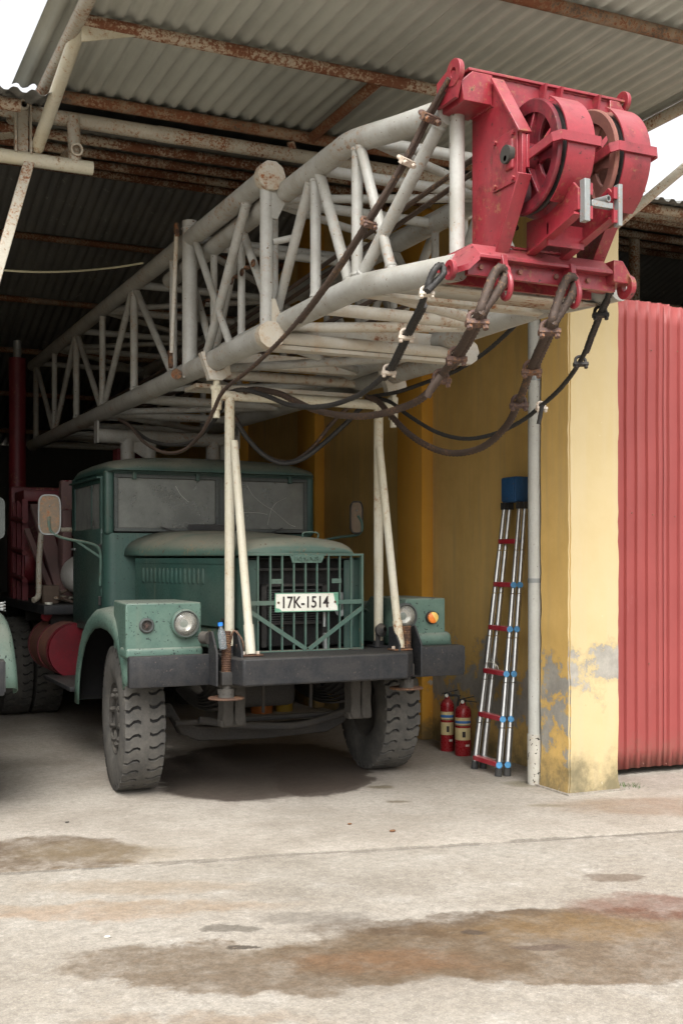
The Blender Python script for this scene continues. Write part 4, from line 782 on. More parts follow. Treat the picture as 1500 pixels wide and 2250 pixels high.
# ------------------------------------------------------------------ stand on the front platform carrying the mast
stand = thing('mast_stand', 'cream pipe stand with two forked cradles on the truck front platform', 'stand', (3.45, 8.0, 1.10))
PZ = 1.098
for x in (2.83, 4.065):
    m = MB(); m.tube((x, 8.03, PZ), (x, 8.03, 2.985), 0.037, 16); m.build('post', 'cream', stand)
    m = MB(); m.box((x - 0.07, 7.96, PZ), (x + 0.07, 8.10, PZ + 0.012)); m.tube((x, 8.03, PZ + .01), (x, 8.03, PZ + 0.05), 0.045, 14); m.build('base_plate', 'black', stand)
for x in (2.86, 4.062):
    m = MB(); m.tube((x, 7.665, PZ + 0.015), (x - 0.012, 7.985, 2.66), 0.031, 14); m.build('brace', 'cream', stand)
    m = MB(); m.tube((x, 7.663, PZ + .012), (x - 0.002, 7.705, PZ + 0.22), 0.037, 14); m.build('brace_socket', 'cream', stand)
    m = MB(); m.rbox((x - 0.08, 7.61, PZ), (x + 0.08, 7.72, PZ + 0.012), 0.003, 1); m.build('foot_plate', 'screw', stand)
    for dx in (-0.055, 0.055):
        m = MB(); m.tube((x + dx, 7.665, PZ + 0.012), (x + dx, 7.665, PZ + 0.032), 0.014, 6); m.build('bolt', 'clipwhite', stand)
m = MB(); m.tube((2.735, 8.03, 3.0), (4.19, 8.03, 3.0), 0.037, 16); m.build('crossbar', 'cream', stand)
for x in (2.728, 4.195):
    m = MB(); m.tube((x, 8.03, 2.89), (x, 8.03, 3.05), 0.038, 16); m.tube((x, 8.03, 3.035), (x, 8.03, 3.065), 0.044, 6); m.build('sleeve', 'cream', stand)
    m = MB(); m.tube((x, 8.03, 2.83), (x, 8.03, 3.12), 0.025, 14); m.build('screw_stem', 'cream', stand)
    m = MB(); c_ = V((x - 0.006, 7.995, zb(8.0))); r0 = 0.083; arc = [c_ + V((math.cos(a) * r0, 0, math.sin(a) * r0)) for a in [R_(190) + R_(160) * i / 12 for i in range(13)]]
    poly = [c_ + V((-0.125, 0, 0.045)), c_ + V((-0.095, 0, 0.055))] + arc + [c_ + V((0.095, 0, -0.03)), c_ + V((0.11, 0, -0.10)), c_ + V((0.04, 0, -0.15)), c_ + V((-0.055, 0, -0.15)), c_ + V((-0.07, 0, -0.10))]
    m.prism(poly, (0, 0.07, 0)); m.build('cradle', 'mastrust', stand)

# ------------------------------------------------------------------ wire ropes
def rope(name, label, cat, pts, r, mat, clips=(), tails=(), dbl=None, grp='wire ropes hanging from the mast'):
    base = V(pts[0]); t = thing(name, label, cat, base, grp)
    pp = smoothpts(pts, 0.016); m = MB(); m.path(pp, r, 24, 6, 2 * PI / (r * 13)); m.build('strand', mat, t, ang=70)
    if dbl:
        k = dbl; q = [p + V((r * 1.5, r * 0.7, 0)) for p in pp[k[0]:k[1]]]; m = MB(); m.path(q, r, 24, 6, 2 * PI / (r * 13)); m.build('strand', mat, t, ang=70)
    for (c_, d, cm, sc) in clips:
        clip(t, V(c_), V(d), cm, sc)
    for tl in tails:
        m = MB(); m.path(smoothpts(tl, 0.016), r * 0.9, 24, 6, 2 * PI / (r * 13)); m.build('rope_end', mat, t, ang=70)
    return t
def clip(parent, c_, d, mat, s=1.0):
    s *= 1.06
    """bulldog grip: a saddle bar, U-bolt and two nuts"""
    d = d.normalized(); u, w, _ = frame(d); m = MB()
    m.obox(c_ - w * 0.022 * s, u * 0.048 * s, w * 0.011 * s, d * 0.017 * s)
    for sg in (-1, 1): m.tube(c_ + u * 0.033 * s * sg - w * 0.05 * s, c_ + u * 0.033 * s * sg - w * 0.03 * s, 0.013 * s, 6)
    pts = [c_ + u * 0.033 * s * math.cos(a) + w * (0.033 * s * math.sin(a)) for a in [PI * i / 8 for i in range(9)]]
    m.path([c_ + u * 0.033 * s - w * 0.045 * s] + pts + [c_ - u * 0.033 * s - w * 0.045 * s], 0.0105 * s, 8)
    m.build('rope_clip', mat, parent, bev=0.0015)
def pxY(lst, y0, y1):
    L = [0]; 
    for a, b in zip(lst, lst[1:]): L.append(L[-1] + math.hypot(a[0] - b[0], a[1] - b[1]))
    return [on(u, v, 1, y0 + (y1 - y0) * l / L[-1]) for (u, v), l in zip(lst, L)]
def at(pts, lst, u, v, dy=0.0):
    """point of the rope nearest that pixel of the photograph"""
    pp = smoothpts(pts, 0.02); best = min(range(1, len(pp) - 1), key=lambda i: (pxof(pp[i])[0] - u) ** 2 + (pxof(pp[i])[1] - v) ** 2)
    return pp[best], pp[best + 1] - pp[best - 1]
def pxof(p):
    q = V(p) - _C; z = q.dot(_F); return 750 + FPX * q.dot(_R) / z, HZ - FPX * q.z / z
# A: from the top lug down along the near side of the mast, then a slack loop over the cab
la = [(986, 172), (938, 255), (888, 352), (806, 487), (722, 615), (640, 722), (560, 802), (492, 858)]
xa = [2.90, 2.86, 2.80, 2.70, 2.64, 2.60, 2.585, 2.58]
pa = [on(u, v, 0, x) for (u, v), x in zip(la, xa)]
lb = [(468, 905), (440, 955), (402, 990), (360, 994), (318, 972), (285, 935), (262, 922)]
pb = [on(u, v, 0, 2.585) for u, v in lb]
cl = [(at(pa, la, 938, 255), 'clip', 1.15), (at(pa, la, 888, 352), 'clipwhite', 1.0), (at(pa, la, 806, 487), 'clip', 0.95)]
rope('wire_rope', 'brown wire rope from the top red lug down along the near side of the mast', 'wire rope', pa + pb, 0.0125, 'rope', [(c_[0], c_[1], mt, s) for c_, mt, s in cl], dbl=(4, 104))
def loop(name, label, l, y0, y1, r, mat, cps, tail=None, dbl=None, eye=0):
    pts = [on(u, v, 1, y0 - 0.05 + 0.015 * (i % 2)) for i, (u, v) in enumerate(l[:eye])] + pxY(l[eye:], y0, y1); cl = []
    for (u, v, mt, s) in cps:
        a = at(pts, l, u, v); cl.append((a[0], a[1], mt, s))
    rope(name, label, 'wire rope', pts, r, mat, cl, [pxY(tail, *ty) for tail, ty in ([tail] if tail else [])], dbl)
loop('wire_rope', 'black wire rope with pale clips hanging from the left end of the red head', [(938, 640), (955, 622), (974, 600), (969, 583), (956, 590), (945, 612), (936, 640), (920, 680), (890, 738), (858, 806), (825, 842), (780, 872), (710, 893), (640, 890), (580, 868), (535, 856), (505, 862)], 4.86, 8.10, 0.0155, 'ropeblack', [(935, 640, 'clipwhite', 0.75), (890, 735, 'clipwhite', 0.85), (853, 812, 'clipwhite', 0.85)], None, (32, 100), 6)
loop('wire_rope', 'thick brown wire rope with rusty clips from the middle left red lug', [(1052, 694), (1082, 655), (1103, 624), (1108, 598), (1097, 588), (1081, 610), (1063, 657), (1046, 700), (1008, 770), (968, 828), (930, 872), (880, 897), (815, 913), (750, 913), (690, 900), (645, 880), (610, 864), (560, 856), (530, 862)], 4.80, 8.05, 0.021, 'rope', [(1046, 697, 'clip', 1.15), (1002, 778, 'clip', 1.1), (965, 828, 'clip', 1.1)], ([(968, 826), (950, 848), (938, 872)], (5.3, 5.36)), (30, 76), 7)
loop('wire_rope', 'thick brown wire rope with rusty clips sagging lowest from the middle right red lug', [(1211, 716), (1238, 676), (1257, 645), (1262, 618), (1250, 608), (1235, 632), (1219, 680), (1205, 720), (1168, 805), (1138, 885), (1110, 938), (1060, 982), (1000, 996), (950, 985), (900, 955), (860, 915), (830, 882), (805, 872)], 4.80, 8.05, 0.021, 'rope', [(1206, 720, 'clip', 1.1), (1167, 810, 'clip', 1.1), (1139, 883, 'clip', 1.1)], None, (30, 76), 7)
loop('wire_rope', 'thin black wire rope with small clips from the far right end of the red head', [(1344, 612), (1335, 650), (1318, 685), (1298, 735), (1276, 790), (1235, 848), (1188, 892), (1140, 928), (1080, 955), (1020, 964), (960, 950), (900, 915), (860, 885), (825, 873)], 4.84, 8.08, 0.0135, 'ropeblack', [(1318, 685, 'ropeblack', 0.9), (1275, 792, 'ropeblack', 0.9), (1189, 890, 'clipwhite', 0.8)], ([(1190, 890), (1186, 915), (1182, 932)], (6.0, 6.02)), (0, 56))
loop('wire_rope', 'black rope running from the far side of the mast down to the stand crossbar', [(1150, 695), (1110, 735), (1060, 778), (1000, 815), (930, 842), (870, 862), (810, 872)], 6.3, 8.12, 0.014, 'ropeblack', [])
loop('wire_rope', 'black rope hanging in a loop before the windscreen right of the stand post', [(522, 930), (545, 965), (580, 1000), (620, 1018), (665, 1008), (710, 975), (760, 930), (800, 890), (838, 880)], 8.6, 8.12, 0.018, 'ropeblack', [])
loop('wire_rope', 'brown rope hanging beside the black loop before the windscreen', [(515, 915), (548, 968), (590, 1005), (640, 1014), (685, 985), (725, 935), (760, 900), (800, 882)], 8.75, 8.14, 0.015, 'rope', [])
loop('wire_rope', 'dark rope in the slack bundle over the left of the cab roof', [(498, 880), (470, 925), (430, 965), (385, 978), (330, 968), (290, 940), (268, 926)], 8.1, 10.35, 0.014, 'ropeblack', [])
# thimbles
for (x, y, z) in ((3.07 + DX, 4.70 + DY, 3.135 + DZ), (3.48 + DX, 4.70 + DY, 3.135 + DZ)):
    m = MB(); c_ = V((x, y, z)); m.path([c_ + V((0, 0.042 * math.cos(a), 0.062 * math.sin(a) - 0.025)) for a in [2 * PI * i / 24 for i in range(24)]], 0.014, 8, closed=True); m.build('thimble', 'red', crown)
cordo = MB(); cordo.path(smoothpts([on(-60, 588, 1, 9.6), on(60, 597, 1, 9.7), on(160, 596, 1, 9.85), on(250, 588, 1, 10.0), on(315, 578, 0, 2.66)], 0.05), 0.009, 6)
o = cordo.build('cord', 'cord'); b_ = on(-60, 588, 1, 9.6); rebase(o, b_); tag(o, 'thin pale yellow cord strung from the left to the mast top chord', 'cord')
# ------------------------------------------------------------------ the green truck
CX = 3.37
truck = thing('drill_rig_truck', 'old green bonneted truck with number plate 17K-1514 carrying the mast', 'truck', (CX, 8.75, 0))
# --- chassis
for s in (-1, 1):
    m = MB(); m.box((CX + s * 0.42 - 0.04, 7.85, 0.86), (CX + s * 0.42 + 0.04, 15.9, 1.10)); m.build('chassis_rail', 'dark', truck)
for y in (8.3, 10.2, 12.0, 13.9):
    m = MB(); m.box((CX - 0.38, y, 0.88), (CX + 0.38, y + 0.1, 1.06)); m.build('chassis_crossmember', 'dark', truck)
m = MB(); m.rbox((CX - 0.36, 8.45, 0.80), (CX + 0.36, 9.7, 1.55), 0.06, 3); m.build('engine', 'dark', truck)
m = MB(); m.rbox((CX - 0.3, 8.55, 0.60), (CX + 0.22, 9.2, 0.86), 0.06, 3); m.build('oil_sump', 'dark', truck)
# front axle beam: drop centre
m = MB(); ax = [(2.50, 0.60), (2.58, 0.60), (2.66, 0.46), (2.80, 0.40), (3.35, 0.38), (3.92, 0.40), (4.08, 0.47), (4.15, 0.60), (4.24, 0.60)]
up = [(x, z + 0.055) for x, z in ax]; dn = [(x, z - 0.055) for x, z in ax]
m.prism([(x, 8.69, z) for x, z in up + dn[::-1]], (0, 0.12, 0)); m.build('front_axle', 'dark', truck, bev=0.012)
m = MB(); m.tube((2.56, 8.52, 0.52), (4.18, 8.52, 0.52), 0.022, 10); m.build('tie_rod', 'dark', truck)
m = MB(); m.path(smoothpts([(2.72, 8.42, 0.55), (3.0, 8.40, 0.50), (3.3, 8.40, 0.47), (3.55, 8.42, 0.46), (3.8, 8.45, 0.50), (4.1, 8.5, 0.56)], 0.05), 0.03, 10); m.build('drag_link', 'dark', truck)
for s in (-1, 1):
    x = CX + s * 0.52
    for i in range(6):
        m = MB(); h = 0.60 + i * 0.022; L = 0.75 - i * 0.09
        m.path([(x, 8.75 + L * t, h + 0.14 * (t * t)) for t in [-1 + 0.2 * j for j in range(11)]], 0.012, 6)
        k0 = len(m.v); m.v = [(x + (vx - x) * 3.4, vy, vz) for vx, vy, vz in m.v]; m.build('leaf_spring', 'dark', truck)
    # spring hanger casting in front
    m = MB(); yy = 7.97
    for dx in (-0.045, 0.045):
        m.prism([(x + dx - 0.034, yy, 0.90), (x + dx - 0.045, yy, 0.78), (x + dx - 0.038, yy, 0.68), (x + dx - 0.046, yy, 0.60), (x + dx - 0.030, yy, 0.55), (x + dx + 0.030, yy, 0.55), (x + dx + 0.046, yy, 0.60), (x + dx + 0.038, yy, 0.68), (x + dx + 0.045, yy, 0.78), (x + dx + 0.034, yy, 0.90)], (0, 0.14, 0))
    m.box((x - 0.10, yy + 0.02, 0.545), (x + 0.10, yy + 0.12, 0.60)); m.build('spring_hanger', 'grime', truck, bev=0.014)
    m = MB(); m.rbox((x - 0.13, 7.90, 0.845), (x + 0.13, 8.15, 0.885), 0.016, 2); m.build('hanger_plate', 'grime', truck)
for x, z0 in ((3.55, 0.62), (3.15, 0.60), (3.86, 0.66)):
    m = MB(); m.path(smoothpts([(x, 8.2, 0.95), (x + 0.02, 8.22, 0.8), (x + 0.05, 8.3, z0)], 0.04), 0.014, 8); m.build('hanging_hose', 'dark', truck)
# --- wheels
TR, TW = 0.556, 0.28
def wheel(x, y, out, style, name='wheel'):
    """out = -1/+1: the side the wheel shows"""
    c_ = V((x, y, TR + 0.004)); m = MB(); o = out
    m.lathe([(0.02, 0.02 * o), (0.10, 0.02 * o), (0.12, 0.0), (0.20, 0.015 * o), (0.225, 0.045 * o), (0.235, 0.11 * o), (0.262, 0.115 * o), (0.272, 0.135 * o), (0.285, 0.135 * o), (0.285, 0.12 * o), (0.262, 0.09 * o), (0.262, -0.12 * o), (0.285, -0.135 * o)], c_, (1, 0, 0), 40)
    if style == 'front':
        m.lathe([(0.001, 0.125 * o), (0.07, 0.125 * o), (0.085, 0.11 * o), (0.10, 0.085 * o), (0.185, 0.10 * o), (0.232, 0.085 * o), (0.24, 0.05 * o)], c_, (1, 0, 0), 32)
    wh = m.build(name, 'grime', truck, ang=30)
    prof = [(0.272, 0.125), (0.30, 0.142), (0.34, 0.155), (0.40, 0.163), (0.46, 0.160), (0.50, 0.154), (0.522, 0.150), (0.531, 0.138), (0.534, 0.07), (0.535, 0.0)]
    prof = prof + [(r, -h) for r, h in prof[-2::-1]]
    m = MB(); m.lathe(prof, c_, (1, 0, 0), 72); m.build('tyre', 'tyre', wh, ang=30)
    m = MB(); m.lathe([(0.533, -0.139), (0.5365, -0.07), (0.5375, 0.0), (0.5365, 0.07), (0.533, 0.139)], c_, (1, 0, 0), 72); m.build('groove_shade_ring', 'groove', wh)  # dark ring paints the shade between the tread lugs
    m = MB(); n = 34; p = 2 * PI / n
    def pt(h, a, r): return c_ + V((h, math.cos(a) * r, math.sin(a) * r))
    for row in (-1, 1):
        for i in range(n):
            a0 = i * p + (0.5 * p if row > 0 else 0)
            cols = [(0.148, 0.00, 0.30), (0.118, -0.02, 0.24), (0.088, 0.16, 0.02), (0.055, 0.20, 0.02), (0.030, 0.10, -0.04)]
            top = []; bot = []; w = 0.76 * p
            for h, sft, _ in cols:
                for e in (0, w): top.append(pt(row * h, a0 + row * sft * p * 1.4 + e, 0.557 if h < 0.14 else 0.5535)); bot.append(pt(row * h, a0 + row * sft * p * 1.4 + e, 0.528))
            k = len(cols); vs_ = top + bot; N2 = 2 * k; fs = []
            for j in range(k - 1):
                fs += [(2 * j, 2 * j + 1, 2 * j + 3, 2 * j + 2), (2 * j, 2 * j + 2, N2 + 2 * j + 2, N2 + 2 * j), (2 * j + 1, N2 + 2 * j + 1, N2 + 2 * j + 3, 2 * j + 3)]
            fs += [(0, N2, N2 + 1, 1), (2 * k - 2, 2 * k - 1, N2 + 2 * k - 1, N2 + 2 * k - 2)]; m.add(vs_, fs)
            h0 = row * 0.149; q = [pt(h0, a0, 0.5535), pt(h0, a0 + w, 0.5535), pt(row * 0.158, a0 + w * 0.9, 0.505), pt(row * 0.158, a0 + w * 0.1, 0.505)]
            m.add([*q], [(0, 1, 2, 3)])
    m.lathe([(0.556, -0.032), (0.5575, -0.02), (0.5575, 0.02), (0.556, 0.032), (0.528, 0.034), (0.528, -0.034), (0.556, -0.032)], c_, (1, 0, 0), 72)
    tr = m.build('tread', 'tyre', wh, ang=30)
    if style in ('front', 'inner'):
        for i in range(10):
            a = 2 * PI * i / 10 + 0.2; q = c_ + V((0, math.cos(a) * 0.205, math.sin(a) * 0.205)); m = MB()
            m.tube(q + V((0.05 * o, 0, 0)), q + V((0.145 * o, 0, 0)), 0.014, 8); m.tube(q + V((0.09 * o, 0, 0)), q + V((0.14 * o, 0, 0)), 0.024, 6); m.build('wheel_nut', 'grime', wh)
        for i in range(5):
            a = 2 * PI * i / 5 + 0.5; q = c_ + V((0.083 * o, math.cos(a) * 0.145, math.sin(a) * 0.145)); m = MB()
            m.lathe([(0.001, 0.012 * o), (0.032, 0.012 * o), (0.036, 0.0)], q, (1, 0, 0), 14); m.build('hole_shade_disc', 'groove', wh)  # dark disc paints the shade of an open hole
    return wh
for wx, wo in ((2.285, -1), (4.425, 1)):      # front wheels turned slightly towards the near side
    MB.xf = Matrix.Translation((wx, 8.75, 0)) @ Matrix.Rotation(R_(-4.5), 4, 'Z') @ Matrix.Translation((-wx, -8.75, 0))
    wheel(wx, 8.75, wo, 'front')
MB.xf = None
for y in (13.55, 14.95):
    for x, o_ in ((2.13, -1), (2.47, 1), (4.27, -1), (4.61, 1)): wheel(x, y, o_, 'rear')
    m = MB(); m.tube((2.2, y, 0.56), (4.55, y, 0.56), 0.09, 14); m.ball((CX, y, 0.58), 0.22, 14); m.build('rear_axle', 'dark', truck)
m = MB(); m.tube((CX, 9.6, 0.85), (CX, 13.4, 0.62), 0.05, 12); m.build('drive_shaft', 'dark', truck)

# --- fenders (arch strip + lamp box), mirrored
def fender(s):
    X = lambda d: CX + s * d                 # d = distance from the centre line
    outd, ind = 1.315, 0.80
    path = [(8.00, 0.90), (8.03, 0.98), (8.08, 1.08), (8.16, 1.18), (8.28, 1.285), (8.44, 1.36), (8.64, 1.405), (8.88, 1.415), (9.12, 1.39), (9.34, 1.32), (9.52, 1.21), (9.66, 1.07), (9.76, 0.92), (9.82, 0.76), (9.84, 0.58)]
    cen = V((0, 8.9, 0.75)); prof = [(-0.016, -0.165), (-0.004, -0.15), (0.004, -0.09), (-0.008, -0.042), (-0.04, -0.012), (-0.10, 0.0), (-0.30, 0.004), (-(outd - ind), 0.0)]
    m = MB(); vs_ = []; k = len(prof)
    for i, (y, z) in enumerate(path):
        ya, za = path[max(i - 1, 0)]; yb_, zb_ = path[min(i + 1, len(path) - 1)]; t = V((0, yb_ - ya, zb_ - za)).normalized(); n = V((0, -t.z, t.y))
        if n.dot(V((0, y, z)) - cen) < 0: n = -n
        for dx, dn_ in prof: vs_.append(V((X(outd + dx), y, z)) + n * (dn_ + 0.006 * mnoise.noise(V((y * 4, z * 4, dx * 6 + s)))))
    m.add(vs_, [(i * k + j, (i + 1) * k + j, (i + 1) * k + j + 1, i * k + j + 1) for i in range(len(path) - 1) for j in range(k - 1)])
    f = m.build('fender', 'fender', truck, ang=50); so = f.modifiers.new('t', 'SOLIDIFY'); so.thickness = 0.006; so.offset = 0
    m = MB(); m.prism([(X(ind), y + (0.02 if y < 8.6 else -0.02), z - 0.02) for y, z in path], (0.006 * s, 0, 0)); m.build('wheel_liner', 'liner', f)
    m = MB()
    vs_ = []
    for y, z in path:
        vs_ += [V((X(outd - 0.03), y, z)) + (cen - V((0, y, z))).normalized() * 0.018, V((X(ind), y, z)) + (cen - V((0, y, z))).normalized() * 0.018]
    for v_ in vs_: pass
    m.add([(a.x if True else 0, a.y, a.z) for a in vs_], [(2 * i, 2 * i + 2, 2 * i + 3, 2 * i + 1) for i in range(len(path) - 1)]); m.build('arch_lining', 'liner', f)
    # lamp box
    m = MB(); y0, y1 = 7.90, 8.55; z0, z1 = 1.115, 1.478
    if s < 0: d0, d1 = 1.355, 0.80
    else: d0, d1 = 1.225, 0.775
    poly = [(X(d0), y0, 0), (X(d1), y0, 0), (X(d1), y1, 0), (X(d0 - 0.075), y1, 0)]
    if s < 0:
        m.prism([(p[0], p[1], z0) for p in poly], (0, 0, z1 - z0))
    else:
        fr_ = [(X(d0), z0), (X(d0), z1), (X(0.88), z1), (X(0.79), 1.33), (X(0.775), z0)]
        m.prism([(x_, y0, z_) for x_, z_ in fr_], (0, y1 - y0, 0))
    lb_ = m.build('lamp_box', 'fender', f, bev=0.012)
    if s > 0:      # flared skirt under the right lamp box
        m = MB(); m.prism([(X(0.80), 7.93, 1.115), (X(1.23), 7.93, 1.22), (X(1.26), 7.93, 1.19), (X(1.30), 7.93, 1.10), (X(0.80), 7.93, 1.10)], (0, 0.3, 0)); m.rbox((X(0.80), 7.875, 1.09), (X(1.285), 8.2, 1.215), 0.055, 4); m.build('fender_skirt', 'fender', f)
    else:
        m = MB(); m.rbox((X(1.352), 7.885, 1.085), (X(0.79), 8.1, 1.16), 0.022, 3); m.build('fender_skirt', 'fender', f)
    # headlamp
    hd = 0.93 if s < 0 else 0.845; hz = 1.328 if s < 0 else 1.342; c_ = V((X(hd), y0, hz))
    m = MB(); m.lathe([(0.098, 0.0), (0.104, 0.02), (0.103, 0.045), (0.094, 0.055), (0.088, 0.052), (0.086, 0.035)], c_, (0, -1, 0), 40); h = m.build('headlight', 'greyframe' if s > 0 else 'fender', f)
    m = MB(); m.lathe([(0.086, 0.03), (0.06, 0.01), (0.03, 0.0), (0.001, -0.003)], c_, (0, -1, 0), 32); m.build('reflector', 'chrome', f)
    m = MB(); m.lathe([(0.088, 0.042), (0.075, 0.056), (0.05, 0.067), (0.025, 0.073), (0.001, 0.075)], c_, (0, -1, 0), 32); m.build('lens', 'lens', f)
    m = MB(); m.lathe([(0.092, 0.052), (0.094, 0.058), (0.089, 0.058), (0.087, 0.05)], c_, (0, -1, 0), 40); m.build('lamp_rim', 'greyframe', f)
    # indicator: broken and empty on the near side, amber on the far side
    if s < 0:
        c_ = V((X(1.205), y0, 1.318)); m = MB(); m.lathe([(0.055, 0.0), (0.055, 0.008), (0.046, 0.022), (0.040, 0.022), (0.036, 0.004)], c_, (0, -1, 0), 28); m.build('indicator_ring', 'greyframe', f)
        m = MB(); m.lathe([(0.036, 0.003), (0.001, 0.003)], c_, (0, -1, 0), 24); m.build('indicator_cup', 'dark', f)
        for k_ in range(4):
            a = k_ * 1.4; m = MB(); m.path(smoothpts([c_ + V((0.02 * math.cos(a), -0.004, 0.02 * math.sin(a))), c_ + V((0.01 * math.cos(a + 1), -0.018, 0.012 * math.sin(a))), c_ + V((-0.012 * math.cos(a), -0.02, -0.015 * math.sin(a + .5)))], 0.006), 0.0025, 5); m.build('wire', 'clip', f)
    else:
        c_ = V((X(1.095), y0, 1.326)); m = MB(); m.lathe([(0.052, 0.0), (0.052, 0.02), (0.046, 0.026), (0.046, 0.0)], c_, (0, -1, 0), 28); m.build('indicator_ring', 'dark', f)
        for a0, mt in ((R_(20), 'amber2'), (R_(200), 'amber')):
            m = MB(); m.lathe([(0.044, 0.02), (0.044, 0.04), (0.034, 0.048), (0.001, 0.05)], c_, (0, -1, 0), 14, a0 + 0.7, a0 + PI + 0.7); m.build('indicator_lens', mt, f)
    return f
f_near = fender(-1); f_near['label'] = 'near fender with the empty indicator socket'
f_far = fender(1); f_far['label'] = 'far fender with the amber indicator'

# --- bumper: two side pieces, jacks, central platform
m = MB(); m.rbox((2.0, 7.74, 0.895), (2.66, 7.80, 1.115), 0.012, 2); bumper = m.build('bumper_section', 'black', truck)
m = MB(); m.rbox((4.06, 7.745, 0.875), (4.68, 7.88, 1.11), 0.012, 2); m.build('bumper_section', 'black', truck)
m = MB(); m.wall((4.675, 7.75), (4.70, 8.02), 0.02, 0.90, 1.10); m.build('bumper_end', 'black', truck)
m = MB(); m.prism([(2.735, 7.47, 0.90), (2.70, 7.62, 0.90), (2.70, 8.12, 0.90), (4.15, 8.12, 0.90), (4.15, 7.62, 0.90), (4.03, 7.47, 0.90)], (0, 0, 0.195)); m.build('front_platform', 'black', truck, bev=0.015)
m = MB(); m.prism([(4.035, 7.475, 0.90), (4.035, 7.475, 1.09), (4.10, 7.60, 1.09), (4.085, 7.60, 0.92)], (0, 0.05, 0)); m.build('platform_corner', 'black', truck)
def jack(x, y, tag_):
    j = MB(); j.lathe([(0.04, 0), (0.125, 0), (0.13, 0.006), (0.125, 0.013), (0.04, 0.013)], (x, y, 0.80), (0, 0, 1), 24); jk = j.build('jack', 'screw', truck)
    m = MB(); m.tube((x, y, 0.812), (x, y, 0.87), 0.058, 18, 0.05); m.tube((x, y, 0.86), (x, y, 0.95), 0.034, 16)
    for i in range(6): m.tube((x + 0.052 * math.cos(i), y + 0.052 * math.sin(i), 0.84), (x + 0.052 * math.cos(i), y + 0.052 * math.sin(i), 0.872), 0.009, 6)
    m.build('jack_foot_cup', 'grime', jk)
    m = MB(); prof = []; z = 0.98
    while z < 1.275: prof += [(0.031, z), (0.037, z + 0.004), (0.037, z + 0.008), (0.031, z + 0.012)]; z += 0.0125
    m.lathe([(0.001, 0.98)] + prof + [(0.001, z)], (x, y, 0), (0, 0, 1), 20); m.build('jack_screw', 'screw', jk, ang=20)
    m = MB(); m.rbox((x - 0.048, y - 0.048, 0.90), (x + 0.048, y + 0.048, 0.995), 0.01, 2); m.build('jack_nut', 'dark', jk)
    for dx in (-0.085, 0.085):
        m = MB(); xx = x + dx; m.prism([(xx, y - 0.075, 0.90), (xx, y + 0.10, 0.90), (xx, y + 0.10, 1.27), (xx, y + 0.03, 1.28), (xx, y - 0.075, 1.14)], (0.016 if dx > 0 else -0.016, 0, 0)); m.build('jack_bracket', 'black', jk, bev=0.003)
    return jk
jack(2.675, 7.66, 0); jack(4.125, 7.68, 1)
m = MB(); m.tube((2.545, 7.80, 1.23), (2.575, 7.74, 1.23), 0.045, 14); m.build('tow_eye', 'grime', truck)
m = MB(); m.path(smoothpts([(2.72, 7.7, 1.20), (2.74, 7.68, 1.28), (2.79, 7.66, 1.22), (2.81, 7.68, 1.14), (2.78, 7.7, 1.12), (2.76, 7.68, 1.18)], 0.02), 0.007, 6); m.build('bent_wire', 'clip', truck)
m = MB(); m.lathe([(0.045, 0.0), (0.055, 0.03), (0.03, 0.05), (0.02, 0.07)], (4.03, 7.95, 1.23), (0.3, -1, 0.2), 18); m.tube((4.03, 7.97, 1.1), (4.03, 7.97, 1.22), 0.02, 8); m.build('fog_lamp', 'dark', truck)

# --- grille
GY = 7.93; gx0, gx1, gz0, gz1 = 2.925, 3.872, 1.095, 1.822
m = MB()
for x in (gx0, gx1): m.box((x - 0.009, GY - 0.012, gz0), (x + 0.009, GY + 0.03, gz1))
for z in (gz0, gz1): m.box((gx0 - 0.009, GY - 0.014, z - 0.009), (gx1 + 0.009, GY + 0.032, z + 0.009))
grille = m.build('grille', 'green', truck, bev=0.002)
for i in range(1, 10):
    x = gx0 + (gx1 - gx0) * i / 10 - (0.004 if i < 2 else 0); m = MB(); m.box((x - 0.0052, GY - 0.008, gz0 + 0.009), (x + 0.0052, GY + 0.014, gz1 - 0.009)); m.build('grille_bar', 'green', grille)
m = MB(); m.box((gx0 + 0.009, GY - 0.016, 1.445), (gx1 - 0.009, GY - 0.0085, 1.478)); m.build('crossbar', 'green', grille)
for xa, xb_ in ((gx0 + 0.01, 3.40), (gx1 - 0.01, 3.42)):
    m = MB(); m.bar((xa, GY - 0.013, 1.41), (xb_, GY - 0.013, 1.108), 0.008, 0.03, (0, 1, 0)); 
    m = MB(); m.bar((xa, GY - 0.013, 1.41), (xb_, GY - 0.013, 1.108), 0.032, 0.008, (0, 1, 0)); m.build('diagonal_bar', 'green', grille)
for x in (3.16, 3.65):
    m = MB(); m.box((x - 0.04, GY - 0.016, 1.605), (x + 0.04, GY - 0.009, 1.640)); m.tube((x, GY - 0.022, 1.622), (x, GY - 0.014, 1.622), 0.007, 6); m.build('plate_bracket', 'green', grille)
for s_, x in ((-1, gx0 - 0.012), (1, gx1 + 0.012)):
    m = MB(); m.wall((x, GY + 0.03), (x + s_ * 0.0, 8.22), 0.012, 1.10, 1.80); m.build('grille_side', 'green_shaded', grille)
    m = MB(); m.box((x - s_ * 0.13, GY + 0.075, 1.10), (x, GY + 0.085, 1.78)); m.build('grille_baffle', 'green_shaded', grille)
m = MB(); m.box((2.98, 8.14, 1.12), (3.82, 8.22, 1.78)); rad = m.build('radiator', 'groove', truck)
for i in range(80):
    pass
fins = MB()
for i in range(84): fins.box((2.985 + i * 0.00995, 8.125, 1.13), (2.9885 + i * 0.00995, 8.142, 1.77))
o = fins.build('radiator_fins', 'rubber', rad, smooth=False); o['kind'] = 'stuff'
